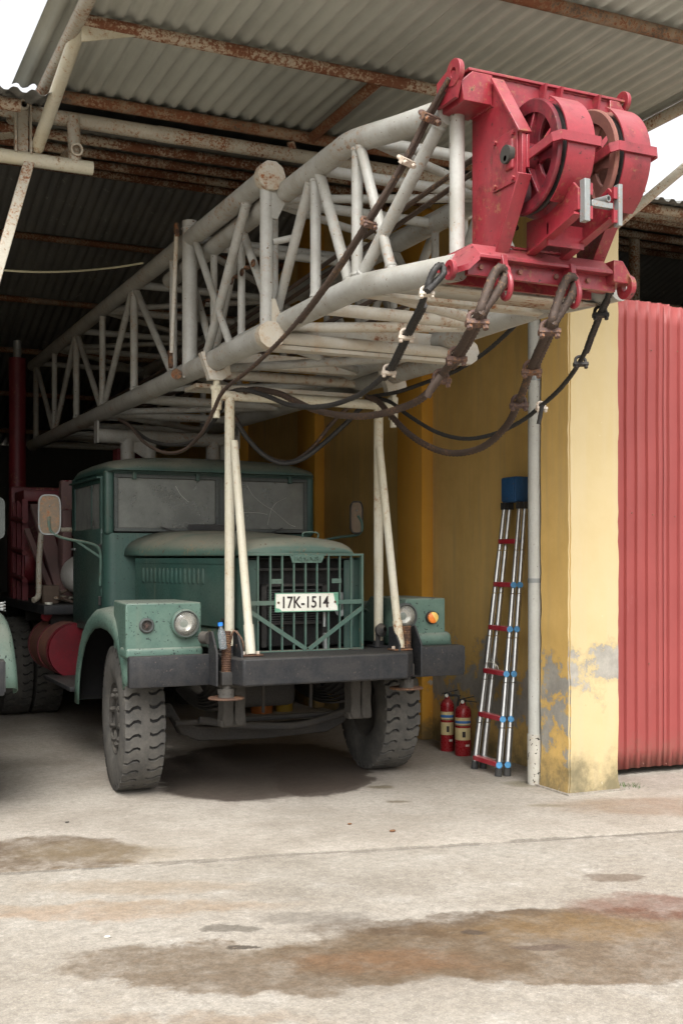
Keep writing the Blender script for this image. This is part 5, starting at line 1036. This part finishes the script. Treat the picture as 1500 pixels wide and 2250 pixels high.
for (xa, xb_, za, zb_) in ((3.10, 3.14, 1.12, 1.60), (3.60, 3.64, 1.12, 1.60), (3.0, 3.8, 1.70, 1.72), (3.10, 3.64, 1.58, 1.60), (3.12, 3.62, 1.29, 1.305)):
    m = MB(); m.box((xa, 8.07, za), (xb_, 8.10, zb_)); m.build('cooler_frame', 'dark', rad)
m = MB()
for i in range(14): m.tube((3.15, 8.085, 1.31 + i * 0.0185), (3.59, 8.085, 1.31 + i * 0.0185), 0.006, 6)
m.build('oil_cooler', 'rubber', rad)
m = MB(); m.lathe([(0.012, -0.1), (0.03, -0.04), (0.05, 0.0), (0.055, 0.004), (0.02, -0.02)], (3.735, 8.02, 1.40), (0, -1, -0.1), 18); m.rbox((3.70, 8.03, 1.45), (3.78, 8.10, 1.53), 0.012, 2); m.build('horn', 'zinc', truck)
m = MB(); m.tube((3.585, 8.0, 1.38), (3.585, 8.0, 1.27), 0.012, 8); m.box((3.58, 7.99, 1.10), (3.61, 8.02, 1.22)); m.build('starting_crank', 'zinc', truck)
# badge
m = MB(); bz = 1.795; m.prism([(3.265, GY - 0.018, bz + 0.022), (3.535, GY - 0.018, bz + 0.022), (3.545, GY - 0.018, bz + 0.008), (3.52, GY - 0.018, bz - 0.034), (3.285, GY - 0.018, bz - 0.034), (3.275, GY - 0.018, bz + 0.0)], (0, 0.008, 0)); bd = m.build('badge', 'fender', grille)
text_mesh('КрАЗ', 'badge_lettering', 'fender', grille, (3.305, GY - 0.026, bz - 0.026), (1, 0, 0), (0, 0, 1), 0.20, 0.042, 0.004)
# number plate
px0, px1, pz0, pz1 = 3.148, 3.655, 1.398, 1.530; PY = GY - 0.022
m = MB(); m.rbox((px0, PY, pz0), (px1, PY + 0.005, pz1), 0.002, 1); pl = m.build('number_plate', 'plate', truck); pl['label'] = 'white number plate reading 17K-1514'
for (a, b, c_, d) in ((px0 - 0.004, px1 + 0.004, pz1, pz1 + 0.005), (px0 - 0.004, px1 + 0.004, pz0 - 0.005, pz0), (px0 - 0.005, px0, pz0, pz1), (px1, px1 + 0.005, pz0, pz1)):
    m = MB(); m.box((a, PY - 0.003, c_), (b, PY + 0.006, d)); m.build('plate_edge', 'plategreen', pl)
m = MB(); m.prism([(px1 - 0.001, PY - 0.0012, pz0 + 0.03), (px1 - 0.001, PY - 0.0012, pz1 - 0.002), (px1 - 0.035, PY - 0.0012, pz1 - 0.002), (px1 - 0.02, PY - 0.0012, pz0 + 0.06)], (0, 0.001, 0)); m.prism([(px0 + 0.001, PY - 0.0012, pz0 + 0.002), (px0 + 0.05, PY - 0.0012, pz0 + 0.002), (px0 + 0.03, PY - 0.0012, pz0 + 0.02), (px0 + 0.001, PY - 0.0012, pz0 + 0.026)], (0, 0.001, 0)); m.build('plate_paint_smear', 'plategreen', pl)
text_mesh('17K-1514', 'plate_lettering', 'inkdark', pl, (px0 + 0.058, PY - 0.002, pz0 + 0.022), (1, 0, 0), (0, 0, 1), 0.375, 0.090, 0.0015)
for x in (px0 + 0.022, px1 - 0.022):
    m = MB(); m.tube((x, PY - 0.006, 1.463), (x, PY, 1.463), 0.009, 8); m.build('plate_screw', 'screw', pl)

# --- bonnet
def hw(y): t = max(0.0, (y - 7.96) / (9.92 - 7.96)); return 0.462 + 0.40 * (t ** 1.15)
def hcz(y): t = max(0, min(1, (y - 7.96) / 1.96)); return 1.945 + 0.105 * t
m = MB(); vs_ = []; N_ = 28; ysl = [7.955, 7.965, 7.985, 8.02, 8.08, 8.2, 8.4, 8.7, 9.0, 9.3, 9.6, 9.92]
for y in ysl:
    t = min(1, (y - 7.95) / 0.14); ff = math.sqrt(max(0.0, 1 - (1 - t) ** 2)); w = hw(y) - 0.03 * (1 - ff); h = (hcz(y) - 1.828) * (0.18 + 0.82 * ff)
    vs_.append((CX - w, y, 1.812))
    for i in range(N_ + 1):
        a = PI - PI * i / N_; cx_, sz = math.cos(a), max(0.0, math.sin(a)); n = 3.1
        vs_.append((CX + w * math.copysign(abs(cx_) ** (2 / n), cx_), y, 1.828 + h * (sz ** (2 / 2.2)) + 0.006 * sz * mnoise.noise(V((cx_ * 3, y * 2.2, 0)))))
    vs_.append((CX + w, y, 1.812))
k = N_ + 3
m.add(vs_, [(i * k + j, (i + 1) * k + j, (i + 1) * k + j + 1, i * k + j + 1) for i in range(len(ysl) - 1) for j in range(k - 1)] + [tuple(range(k))])
hood = m.build('bonnet', 'green', truck, ang=55); so = hood.modifiers.new('t', 'SOLIDIFY'); so.thickness = 0.004
m = MB(); hx, hy, hz_ = 3.52, 8.12, 1.955; m.path(smoothpts([(hx - 0.06, hy, hz_ - 0.02), (hx - 0.058, hy - 0.005, hz_ + 0.035), (hx + 0.058, hy - 0.005, hz_ + 0.035), (hx + 0.06, hy, hz_ - 0.02)], 0.01), 0.006, 8); m.build('bonnet_handle', 'green', hood)
for s in (-1, 1):
    pa_, pb_ = V((CX + s * 0.452, 7.99, 0)), V((CX + s * 0.80, 9.72, 0)); dr = (pb_ - pa_).normalized(); nn = V((-dr.y, dr.x, 0)) * (1 if s < 0 else -1)
    m = MB(); m.wall(pa_, pb_, 0.012, 1.27, 1.795); sp_ = m.build('bonnet_side', 'green_shaded', truck)
    m = MB(); q = nn * 0.010; m.wall(pa_ + q, pb_ + q, 0.004, 1.752, 1.758); m.build('swage_line', 'green_shaded', sp_)
    L = (pb_ - pa_).length
    for i in range(15):
        t = 0.33 + i * 0.0415; c_ = pa_ + dr * (L * t) + nn * 0.004; m = MB(); z0_, z1_ = 1.59, 1.715; w_ = 0.019
        rows_ = [(z0_, 0.004), (z0_ + 0.012, 0.016), (z1_ - 0.03, 0.014), (z1_ - 0.008, 0.008), (z1_, 0.001)]; vv = []
        for z_, d_ in rows_: vv += [c_ - dr * w_ + V((0, 0, z_)), c_ - dr * w_ * 0.3 + nn * d_ + V((0, 0, z_)), c_ + dr * w_ * 0.5 + nn * d_ * 0.8 + V((0, 0, z_)), c_ + dr * w_ * 0.7 + V((0, 0, z_))]
        m.add(vv, [(4 * a + b, 4 * a + b + 1, 4 * a + b + 5, 4 * a + b + 4) for a in range(4) for b in range(3)] + [(0, 1, 2, 3)]); m.build('louvre', 'green_shaded', sp_, ang=60)
    m = MB(); m.wall(pa_ + V((0, 0, 0)) + dr * 0.05 - nn * 0.02, pa_ + dr * (L * 0.52) - nn * 0.02, 0.012, 1.10, 1.30); m.build('lower_flap', 'green', sp_)
    m = MB(); c_ = pa_ + dr * (L * 0.14) + nn * 0.012 + V((0, 0, 1.33)); m.obox(c_, dr * 0.03, nn * 0.012, V((0, 0, 0.008))); m.build('catch', 'dark', sp_)
m = MB(); m.prism([(CX - 0.44, 7.99, 1.79), (CX + 0.44, 7.99, 1.79), (CX + 0.79, 9.75, 1.79), (CX - 0.79, 9.75, 1.79)], (0, 0, 0.004)); m.build('bonnet_tray', 'dark', truck)

# --- cab
cx0, cx1, cy0, cy1 = 2.345, 4.335, 9.90, 11.32
m = MB(); m.rbox((cx0, cy0, 1.13), (cx1, cy1, 2.015), 0.10, 4, lambda c_, e: abs(e.verts[0].co.z - e.verts[1].co.z) > 0.5); cab = m.build('cab_body', 'green_shaded', truck)
m = MB(); vs_ = []; N_ = 36; secs = [(9.80, 0.90, 2.565, 0.008), (9.805, 0.925, 2.565, 0.030), (9.83, 0.95, 2.563, 0.068), (9.88, 0.975, 2.56, 0.105), (9.97, 0.99, 2.555, 0.138), (10.12, 0.998, 2.55, 0.162), (10.4, 1.0, 2.55, 0.178), (10.8, 1.0, 2.55, 0.178), (11.1, 0.998, 2.55, 0.165), (11.27, 0.98, 2.55, 0.13), (11.34, 0.95, 2.55, 0.06)]
for y, w, z0_, h in secs:
    for i in range(N_ + 1):
        a = PI - PI * i / N_; ca, sa = math.cos(a), max(0.0, math.sin(a)); vs_.append((3.34 + w * math.copysign(abs(ca) ** 0.62, ca), y, z0_ + h * sa ** 0.72))
k = N_ + 1
m.add(vs_, [(i * k + j, (i + 1) * k + j, (i + 1) * k + j + 1, i * k + j + 1) for i in range(len(secs) - 1) for j in range(k - 1)] + [tuple(range(k)), tuple((len(secs) - 1) * k + j for j in range(k))[::-1], tuple(i * k for i in range(len(secs))) + tuple(i * k + k - 1 for i in reversed(range(len(secs))))])
roof = m.build('cab_roof', 'green_shaded', cab, ang=40)
def cabbox(lo, hi, r=0.0, name='cab_pillar', mat='green_shaded'):
    m = MB(); m.rbox(lo, hi, r, 3) if r else m.box(lo, hi); return m.build(name, mat, cab)
for xa, xb_ in ((cx0, cx0 + 0.085), (cx1 - 0.085, cx1)):
    cabbox((xa, cy0 + 0.005, 2.0), (xb_, cy0 + 0.12, 2.57), 0.03); cabbox((xa, cy1 - 0.12, 2.0), (xb_, cy1 - 0.005, 2.57), 0.03)
    cabbox((xa + 0.01, cy0 + 0.1, 2.50), (xb_ - 0.01, cy1 - 0.1, 2.58), 0, 'cab_header')
cabbox((cx0 + 0.08, cy0 + 0.01, 2.50), (cx1 - 0.08, cy0 + 0.09, 2.57), 0.0, 'cab_header'); cabbox((cx0 + 0.08, cy1 - 0.08, 2.0), (cx1 - 0.08, cy1 - 0.02, 2.57), 0, 'cab_back')
cabbox((3.375, cy0 + 0.0, 2.0), (3.435, cy0 + 0.05, 2.53), 0.0, 'centre_post', 'greyframe')
m = MB(); m.bar((cx0 + 0.02, cy0 - 0.012, 2.558), (cx1 - 0.02, cy0 - 0.012, 2.558), 0.03, 0.012); m.build('drip_rail', 'green_shaded', cab)
for x in (2.60, 3.18, 3.48, 4.08):
    cabbox((x - 0.018, cy0 - 0.03, 2.49), (x + 0.018, cy0 + 0.01, 2.565), 0.005, 'visor_hinge')
for (xa, xb_) in ((2.425, 3.385), (3.425, 4.255)):
    za, zb_ = 2.03, 2.535; fw = 0.032; m = MB(); yv = cy0 - 0.012
    m.box((xa, yv, zb_ - fw), (xb_, yv + 0.03, zb_)); m.box((xa, yv, za), (xb_, yv + 0.03, za + fw)); m.box((xa, yv, za + fw), (xa + fw, yv + 0.03, zb_ - fw)); m.box((xb_ - fw, yv, za + fw), (xb_, yv + 0.03, zb_ - fw))
    wf = m.build('windscreen_frame', 'greyframe', cab, bev=0.004)
    m = MB(); m.box((xa + fw - 0.01, yv + 0.016, za + fw - 0.01), (xb_ - fw + 0.01, yv + 0.021, zb_ - fw + 0.01)); m.build('windscreen_pane', 'glass', cab)
    m = MB()
    for a, b in (((xa + fw, zb_ - fw), (xb_ - fw, zb_ - fw)), ((xa + fw, za + fw), (xb_ - fw, za + fw)), ((xa + fw, za + fw), (xa + fw, zb_ - fw)), ((xb_ - fw, za + fw), (xb_ - fw, zb_ - fw))): m.tube((a[0], yv + 0.012, a[1]), (b[0], yv + 0.012, b[1]), 0.0035, 5)
    m.build('glazing_bead', 'grime', cab)
yv = cy0 + 0.0015
def crack(pts):
    m = MB(); m.path(smoothpts([(x, yv, z) for x, z in pts], 0.02), 0.0022, 4); m.build('glass_crack', 'whitetank', cab)
crack([(3.66, 2.46), (3.72, 2.37), (3.82, 2.29), (3.90, 2.25)]); crack([(3.90, 2.25), (3.88, 2.18), (3.86, 2.10)]); crack([(3.90, 2.25), (3.99, 2.18), (4.08, 2.11), (4.14, 2.09)]); crack([(3.90, 2.25), (3.95, 2.31), (4.05, 2.36)]); crack([(3.45, 2.16), (3.60, 2.21), (3.75, 2.215), (3.86, 2.20)])
crack([(2.98, 2.44), (3.03, 2.36), (3.10, 2.30)])
for x, dx in ((2.95, -0.12), (3.3, 0.28), (3.9, 0.1)):
    m = MB(); m.tube((x, cy0 - 0.01, 2.025), (x, cy0 - 0.045, 2.03), 0.014, 8); m.tube((x, cy0 - 0.04, 2.035), (x + dx, cy0 - 0.025, 2.075), 0.006, 6); m.build('wiper', 'rubber', cab)
m = MB(); m.rbox((3.08, cy0 - 0.055, 2.03), (3.56, cy0 - 0.03, 2.10), 0.02, 3); m.build('cowl_vent', 'rubber', cab)
# cab inside
m = MB(); m.box((cx0 + 0.06, cy0 + 0.12, 1.95), (cx1 - 0.06, cy0 + 0.40, 2.06)); m.build('dashboard', 'dark', cab)
m = MB(); m.path([(2.75 + 0.22 * math.cos(a), cy0 + 0.45 + 0.08 * math.sin(a), 2.12 + 0.20 * math.sin(a)) for a in [2 * PI * i / 28 for i in range(28)]], 0.014, 8, closed=True); m.build('steering_wheel', 'rubber', cab)
for xa, xb_ in ((2.5, 3.05), (3.3, 4.2)):
    m = MB(); m.rbox((xa, cy1 - 0.35, 1.9), (xb_, cy1 - 0.18, 2.33), 0.05, 3); m.build('seat_back', 'dark', cab)
# doors
for s in (-1, 1):
    X0 = cx0 - 0.008 if s < 0 else cx1 + 0.008; i_ = -s
    m = MB(); m.rbox((X0, cy0 + 0.13, 1.18), (X0 + i_ * 0.03, cy1 - 0.12, 2.06), 0.012, 2); dr_ = m.build('door', 'green_shaded', truck)
    ya, yb_ = cy0 + 0.13, cy1 - 0.12; m = MB(); t = 0.026
    m.box((X0, ya, 2.06), (X0 + i_ * t, ya + 0.06, 2.52)); m.box((X0, yb_ - 0.08, 2.06), (X0 + i_ * t, yb_, 2.52)); m.box((X0, ya + 0.06, 2.46), (X0 + i_ * t, yb_ - 0.08, 2.52)); m.box((X0 + i_ * .004, ya + 0.38, 2.06), (X0 + i_ * (t - .004), ya + 0.41, 2.46)); m.build('window_frame', 'green_shaded', dr_, bev=0.004)
    m = MB(); m.box((X0 + i_ * 0.010, ya + 0.06, 2.06), (X0 + i_ * 0.014, yb_ - 0.08, 2.46)); m.build('window_pane', 'glass', dr_)
    for z in (1.42, 1.88):
        m = MB(); m.tube((X0 - i_ * 0.012, ya - 0.012, z - 0.04), (X0 - i_ * 0.012, ya - 0.012, z + 0.04), 0.014, 10); m.build('hinge', 'dark', dr_)
    m = MB(); m.bar((X0 - i_ * 0.02, yb_ - 0.18, 1.88), (X0 - i_ * 0.02, yb_ - 0.04, 1.88), 0.016, 0.02); m.build('door_handle', 'zinc', dr_)
    m = MB(); m.box((X0 + i_ * 0.0, ya, 2.50), (X0 - i_ * 0.035, yb_, 2.515)); m.build('rain_gutter', 'green_shaded', dr_)
# mirrors
def mirror(arm, c_, w, h, mat, flip):
    m = MB(); m.path(smoothpts(arm, 0.03), 0.013, 8); ma = m.build('mirror_arm', 'green', truck)
    m = MB(); m.rbox((c_[0] - w / 2, c_[1] - 0.012, c_[2] - h / 2), (c_[0] + w / 2, c_[1] + 0.02, c_[2] + h / 2), 0.055, 5, lambda q, e: abs(e.verts[0].co.y - e.verts[1].co.y) > 0.02); mi = m.build('mirror', mat, truck, bev=0.006)
    m = MB(); n = 28; pts = []
    for i in range(n):
        a = 2 * PI * i / n; ca, sa = math.cos(a), math.sin(a); pts.append((c_[0] + w / 2 * math.copysign(abs(ca) ** 0.5, ca) * 0.99, c_[1] - 0.012, c_[2] + h / 2 * math.copysign(abs(sa) ** 0.5, sa) * 0.99))
    m.path(pts, 0.008, 6, closed=True); m.build('mirror_rim', 'zinc' if flip else 'dark', mi)
    m = MB(); m.ball((c_[0], c_[1] - 0.016, c_[2] + h * 0.22), 0.008, 8); m.build('mirror_bolt', 'zinc', mi); return mi
mp_ = on(109, 1131, 1, 9.93)
mirror([(2.33, 10.02, 1.55), (2.33, 10.0, 1.78), (2.31, 9.99, 1.88), (2.22, 9.97, 1.925), (1.98, 9.93, 1.97), (1.88, 9.92, 2.03), (1.865, 9.915, 2.12), (1.87, 9.92, 2.15)], (mp_.x, 9.93, mp_.z), 0.185, 0.34, 'brownmirror', True)
m = MB(); m.bar((2.33, 10.0, 1.80), (2.10, 9.95, 1.945), 0.012, 0.02); m.build('mirror_stay', 'green', truck)
mp2 = on(782, 1137, 1, 9.55)
mirror([(4.34, 10.0, 1.6), (4.35, 9.98, 1.86), (4.40, 9.9, 1.95), (4.52, 9.75, 1.99), (mp2.x + 0.04, 9.56, 2.02), (mp2.x + 0.055, 9.54, 2.12), (mp2.x + 0.01, 9.535, 2.19)], (mp2.x, 9.55, mp2.z), 0.125, 0.295, 'brownmirror', False)
# --- tank, steps, deck and rig behind the cab
m = MB(); m.lathe([(0.001, -0.005), (0.23, 0.0), (0.262, 0.0), (0.268, -0.02), (0.268, -0.06)], (2.34, 11.05, 0.90), (0, -1, 0), 36); tank = m.build('red_tank', 'tankred', truck)
m = MB(); m.lathe([(0.262, 0.0), (0.262, 1.15), (0.001, 1.15)], (2.34, 11.06, 0.90), (0, 1, 0), 36); m.build('tank_shell', 'redrust', tank)
for y in (11.12, 11.6, 12.1):
    m = MB(); m.lathe([(0.263, 0), (0.272, 0), (0.272, 0.04), (0.263, 0.04)], (2.34, y, 0.90), (0, 1, 0), 36); m.build('tank_band', 'rigred', tank)
m = MB(); m.tube((2.30, 11.9, 1.16), (2.24, 11.75, 1.24), 0.04, 12); m.tube((2.25, 11.95, 1.18), (2.16, 11.5, 1.24), 0.035, 12); m.tube((2.14, 11.55, 1.20), (2.16, 11.48, 1.27), 0.05, 10); m.build('filler_valve', 'rigred', tank)
m = MB(); m.rbox((2.06, 10.0, 0.63), (2.40, 11.2, 0.67), 0.008, 2); m.build('step_board', 'black', truck)
for y in (10.1, 11.1):
    m = MB(); m.bar((2.35, y, 0.64), (2.85, y, 0.95), 0.03, 0.05); m.build('step_hanger', 'dark', truck)
m = MB(); m.rbox((2.10, 11.42, 1.235), (4.62, 16.2, 1.33), 0.01, 2); m.build('deck', 'black', truck)
for y in (11.6, 13.0, 14.4):
    m = MB(); m.box((2.2, y, 1.10), (4.5, y + 0.1, 1.235)); m.build('deck_bearer', 'dark', truck)
# mast rest behind the cab
m = MB(); m.tube((2.70, 11.75, 3.06), (4.22, 11.75, 3.06), 0.075, 16); rest = m.build('mast_rest', 'mast', truck)
m = MB(); m.box((2.685, 11.68, 2.98), (2.705, 11.82, 3.22)); m.build('rest_cheek', 'mast', rest); m = MB(); m.box((4.215, 11.68, 2.98), (4.235, 11.82, 3.22)); m.build('rest_cheek', 'mast', rest)
for x in (3.02, 3.25, 3.95, 4.1):
    m = MB(); m.tube((x, 11.75, 1.33), (x, 11.75, 3.04), 0.075, 14); m.build('rest_post', 'mast', rest)
m = MB(); m.prism([(2.88, 11.70, 3.02), (3.25, 11.70, 3.02), (3.25, 11.70, 2.80)], (0, 0.02, 0)); m.build('rest_gusset', 'mast', rest)
# red hoist and frames
m = MB(); m.rbox((2.45, 12.3, 1.33), (3.3, 13.3, 2.40), 0.04, 2); hoist = m.build('hoist_housing', 'rigred', truck)
m = MB(); m.rbox((2.15, 12.9, 2.42), (2.80, 13.5, 2.55), 0.02, 2); m.build('hoist_top_frame', 'rigred', hoist)
m = MB(); m.rbox((2.42, 12.2, 2.30), (2.95, 12.32, 2.62), 0.02, 2); m.build('hoist_panel', 'rigbeam', hoist)
m = MB(); m.tube((2.48, 12.25, 2.05), (2.48, 12.25, 2.62), 0.05, 14); m.build('hoist_pipe', 'rigred', hoist)
for (p, q, w_) in (((2.42, 11.95, 1.35), (2.30, 12.9, 2.38), 0.16), ((2.55, 11.95, 1.38), (2.62, 12.9, 2.45), 0.09), ((2.30, 11.9, 1.35), (2.15, 12.7, 2.1), 0.06)):
    m = MB(); m.bar(p, q, 0.05, w_, (1, 0, 0)); m.build('raking_stay', 'rigbeam', hoist, bev=0.006)
m = MB(); m.tube((2.33, 12.62, 2.00), (2.33, 12.62, 2.22), 0.055, 14); m.tube((2.33, 12.62, 1.94), (2.33, 12.62, 2.0), 0.02, 8); m.build('filter_canister', 'rigred', hoist)
m = MB(); m.lathe([(0.001, 0), (0.17, 0.02), (0.2, 0.06), (0.2, 0.42), (0.001, 0.46)], (2.55, 11.45, 1.62), (0, 1, 0), 28); m.build('air_cleaner', 'whitetank', truck)
m = MB(); m.lathe([(0.001, 0), (0.34, 0.0), (0.36, 0.05), (0.36, 0.9), (0.001, 0.95)], (2.95, 12.0, 1.8), (0, 1, 0), 30); m.build('winch_drum', 'rigred', truck)
m = MB(); m.path(smoothpts([(2.16, 11.9, 2.05), (2.13, 11.85, 1.75), (2.12, 11.8, 1.48), (2.10, 11.75, 1.40), (2.05, 11.72, 1.37)], 0.04), 0.03, 10); m.build('exhaust_pipe', 'pipe', truck)
m = MB(); m.tube((2.30, 11.6, 2.08), (2.75, 11.6, 2.08), 0.024, 8); m.build('hand_rail', 'pipe', truck)
for k_ in range(9):
    r0 = random.uniform(0.12, 0.22); c_ = V((2.28 + random.uniform(0, .2), 12.0 + random.uniform(-.3, .3), 1.37 + 0.03 * (k_ % 4))); ph = random.random() * 6
    m = MB(); m.path([c_ + V((r0 * 0.6 * math.cos(a), r0 * 1.2 * math.sin(a + ph * .1), 0.02 * math.sin(2 * a + ph))) for a in [2 * PI * i / 22 for i in range(22)]], 0.016, 7, closed=True); m.build('hose_coil', random.choice(['wood', 'rubber', 'rope', 'pipe']), truck)
m = MB(); m.lathe([(0.02, 0), (0.038, 0), (0.038, 0.02), (0.02, 0.02), (0.02, 0)], (2.16, 11.5, 1.335), (0, 0, 1), 16); m.build('white_ring', 'labelw', truck)
m = MB(); m.rbox((2.12, 13.55, 1.33), (3.3, 13.7, 2.62), 0.02, 2); m.build('hoist_back_panel', 'rigred', hoist)
m = MB(); m.rbox((2.40, 12.02, 1.33), (2.50, 12.28, 2.30), 0.02, 2); m.build('hoist_side_panel', 'rigbeam', hoist)
for z_ in (1.55, 1.85, 2.2):
    m = MB(); m.tube((2.14, 12.75, z_), (2.14, 13.6, z_ + 0.05), 0.03, 10); m.build('hoist_rail', 'rigred', hoist)
for y_ in (12.85, 13.2, 13.5):
    m = MB(); m.box((2.13, y_, 1.33), (2.19, y_ + 0.06, 2.44)); m.build('hoist_post', 'rigred', hoist)
m = MB(); m.lathe([(0.05, 0), (0.24, 0.0), (0.26, 0.03), (0.26, 0.10), (0.05, 0.12)], (2.28, 13.0, 1.75), (-1, 0.15, 0), 28); m.build('winch_wheel', 'rigred', hoist)
m = MB(); m.rbox((2.15, 11.75, 1.33), (2.32, 11.95, 1.52), 0.02, 2); m.build('tool_box', 'wood', truck)
m = MB(); m.tube((2.36, 14.6, 1.33), (2.36, 14.6, 4.28), 0.105, 18); rp = m.build('tilt_cylinder', 'rigred', truck); m = MB(); m.tube((2.36, 14.6, 4.28), (2.36, 14.6, 4.5), 0.05, 12); m.build('tilt_rod', 'zinc', rp)
m = MB(); m.rbox((2.40, 15.3, 1.33), (4.4, 15.7, 2.2), 0.04, 2); m.build('mast_pivot_frame', 'rigred', truck)
m = MB(); m.box((2.95, 11.9, 2.62), (3.2, 12.1, 2.95)); m.build('winch_bracket', 'rigred', truck)

# ------------------------------------------------------------------ second green truck, mostly outside the frame on the left
t2 = copy_tree(truck, None, skip=('number_plate', 'red_tank', 'hoist_housing', 'winch_drum', 'mast_pivot_frame', 'tilt_cylinder', 'mast_rest', 'air_cleaner', 'exhaust_pipe', 'hose_coil', 'white_ring', 'winch_bracket', 'hand_rail', 'mirror', 'mirror_arm', 'mirror_stay'))
t2.location.x -= 3.36; t2.location.y += 0.12
t2['label'] = 'second green truck at the left edge, only a fender and bumper end in view'; t2['category'] = 'truck'
t2['group'] = truck['group'] = 'green trucks parked side by side in the shed'
for ch in t2.children:
    if ch.name.startswith(('bumper_section', 'bumper_end')): ch.location.x -= 0.13
for ch in t2.children:
    for g_ in ch.children:
        if ch.name.startswith('fender') and not g_.name.startswith(('wheel_liner', 'arch_lining')): g_.location.x -= 0.14
ORG[t2.name] = V(t2.location)
q = on(-14, 1138, 1, 9.6); m = MB(); m.rbox((q.x - 0.09, q.y - 0.012, q.z - 0.17), (q.x + 0.09, q.y + 0.02, q.z + 0.17), 0.05, 4, lambda c_, e: abs(e.verts[0].co.y - e.verts[1].co.y) > 0.02); m.build('mirror', 'greyframe', t2)
m = MB(); m.path(smoothpts([(0.95, 10.1, 1.85), (1.1, 9.9, 1.95), (q.x - 0.02, 9.63, 2.0), (q.x, 9.63, q.z)], 0.04), 0.013, 8); m.build('mirror_arm', 'green', t2)
m = MB(); q = on(3, 1342, 1, 8.9); m.path([q + V((0.03 * math.cos(a), 0.03 * math.sin(a), a * 0.0035)) for a in [i * 0.4 for i in range(48)]], 0.006, 6); m.build('coil_spring', 'zinc', t2)

# ------------------------------------------------------------------ small things
bt = thing('water_bottle', 'small clear bottle with a bright blue cap standing in the near jack bracket', 'bottle', (2.635, 7.70, 1.115))
m = MB(); m.lathe([(0.001, 0), (0.026, 0), (0.028, 0.01), (0.028, 0.10), (0.022, 0.13), (0.012, 0.15), (0.012, 0.165)], (2.632, 7.60, 1.16), (-0.12, 0, 1), 18); m.build('bottle_body', 'clear', bt)
m = MB(); m.tube((2.612, 7.60, 1.322), (2.609, 7.60, 1.345), 0.017, 14); m.build('cap', 'capblue', bt)
for nm, lb, mt, px, r, h in (('pail', 'orange pail seen far under the truck', 'orange', (575, 1566), 0.14, 0.30), ('pail', 'yellow pail seen far under the truck', 'yellowpail', (624, 1562), 0.11, 0.22)):
    p = G(*px); e = thing(nm, lb, 'pail', p, 'pails behind the truck'); m = MB(); m.lathe([(0.001, 0), (r * 0.88, 0), (r, h), (r * 0.95, h), (r * 0.84, 0.02), (0.001, 0.02)], p, (0, 0, 1), 24); m.build('bucket', mt, e)
    m = MB(); m.lathe([(r * 1.0, h - 0.03), (r * 1.04, h - 0.02), (r * 1.04, h), (r * 1.0, h)], p, (0, 0, 1), 24); m.build('rim', mt, e)
gt = MB(); gp = G(1384, 1728)
for i in range(60):
    a = random.uniform(0, 2 * PI); b0 = gp + V((random.gauss(0, .05), random.gauss(0, .05), 0)); h = random.uniform(0.008, 0.03); l = V((math.cos(a), math.sin(a), 0)) * random.uniform(0.005, 0.03)
    s_ = V((-math.sin(a), math.cos(a), 0)) * 0.003; gt.add([b0 - s_, b0 + s_, b0 + l * 0.5 + s_ * 0.7 + V((0, 0, h * 0.7)), b0 + l + V((0, 0, h)), b0 + l * 0.5 - s_ * 0.7 + V((0, 0, h * 0.7))], [(0, 1, 2, 3, 4)])
o = gt.build('grass_tuft', 'leaf'); rebase(o, gp); tag(o, 'small green grass tuft at the foot of the pillar beside the red sheet', 'grass')
for (u, v, s_, mt, lb) in ((862, 1828, 0.018, 'dryleaf', 'tiny reddish leaf scrap on the concrete before the right wheel'), (768, 1812, 0.013, 'dryleaf', 'tiny dry leaf scrap left of the reddish scrap'), (148, 1808, 0.012, 'grime', 'small dark pebble before the left wheel'), (236, 2056, 0.013, 'labelw', 'small white pebble at the left of the yard')):
    p = G(u, v); p.z = 0.0 if v < 1830 else ZY; m = MB(); m.ball(p + V((0, 0, s_ * 0.45)), s_, 8, (1.3, 0.9, 0.5)); o = m.build('leaf_scrap' if mt == 'dryleaf' else 'pebble', mt); rebase(o, p); tag(o, lb, 'leaf' if mt == 'dryleaf' else 'pebble')
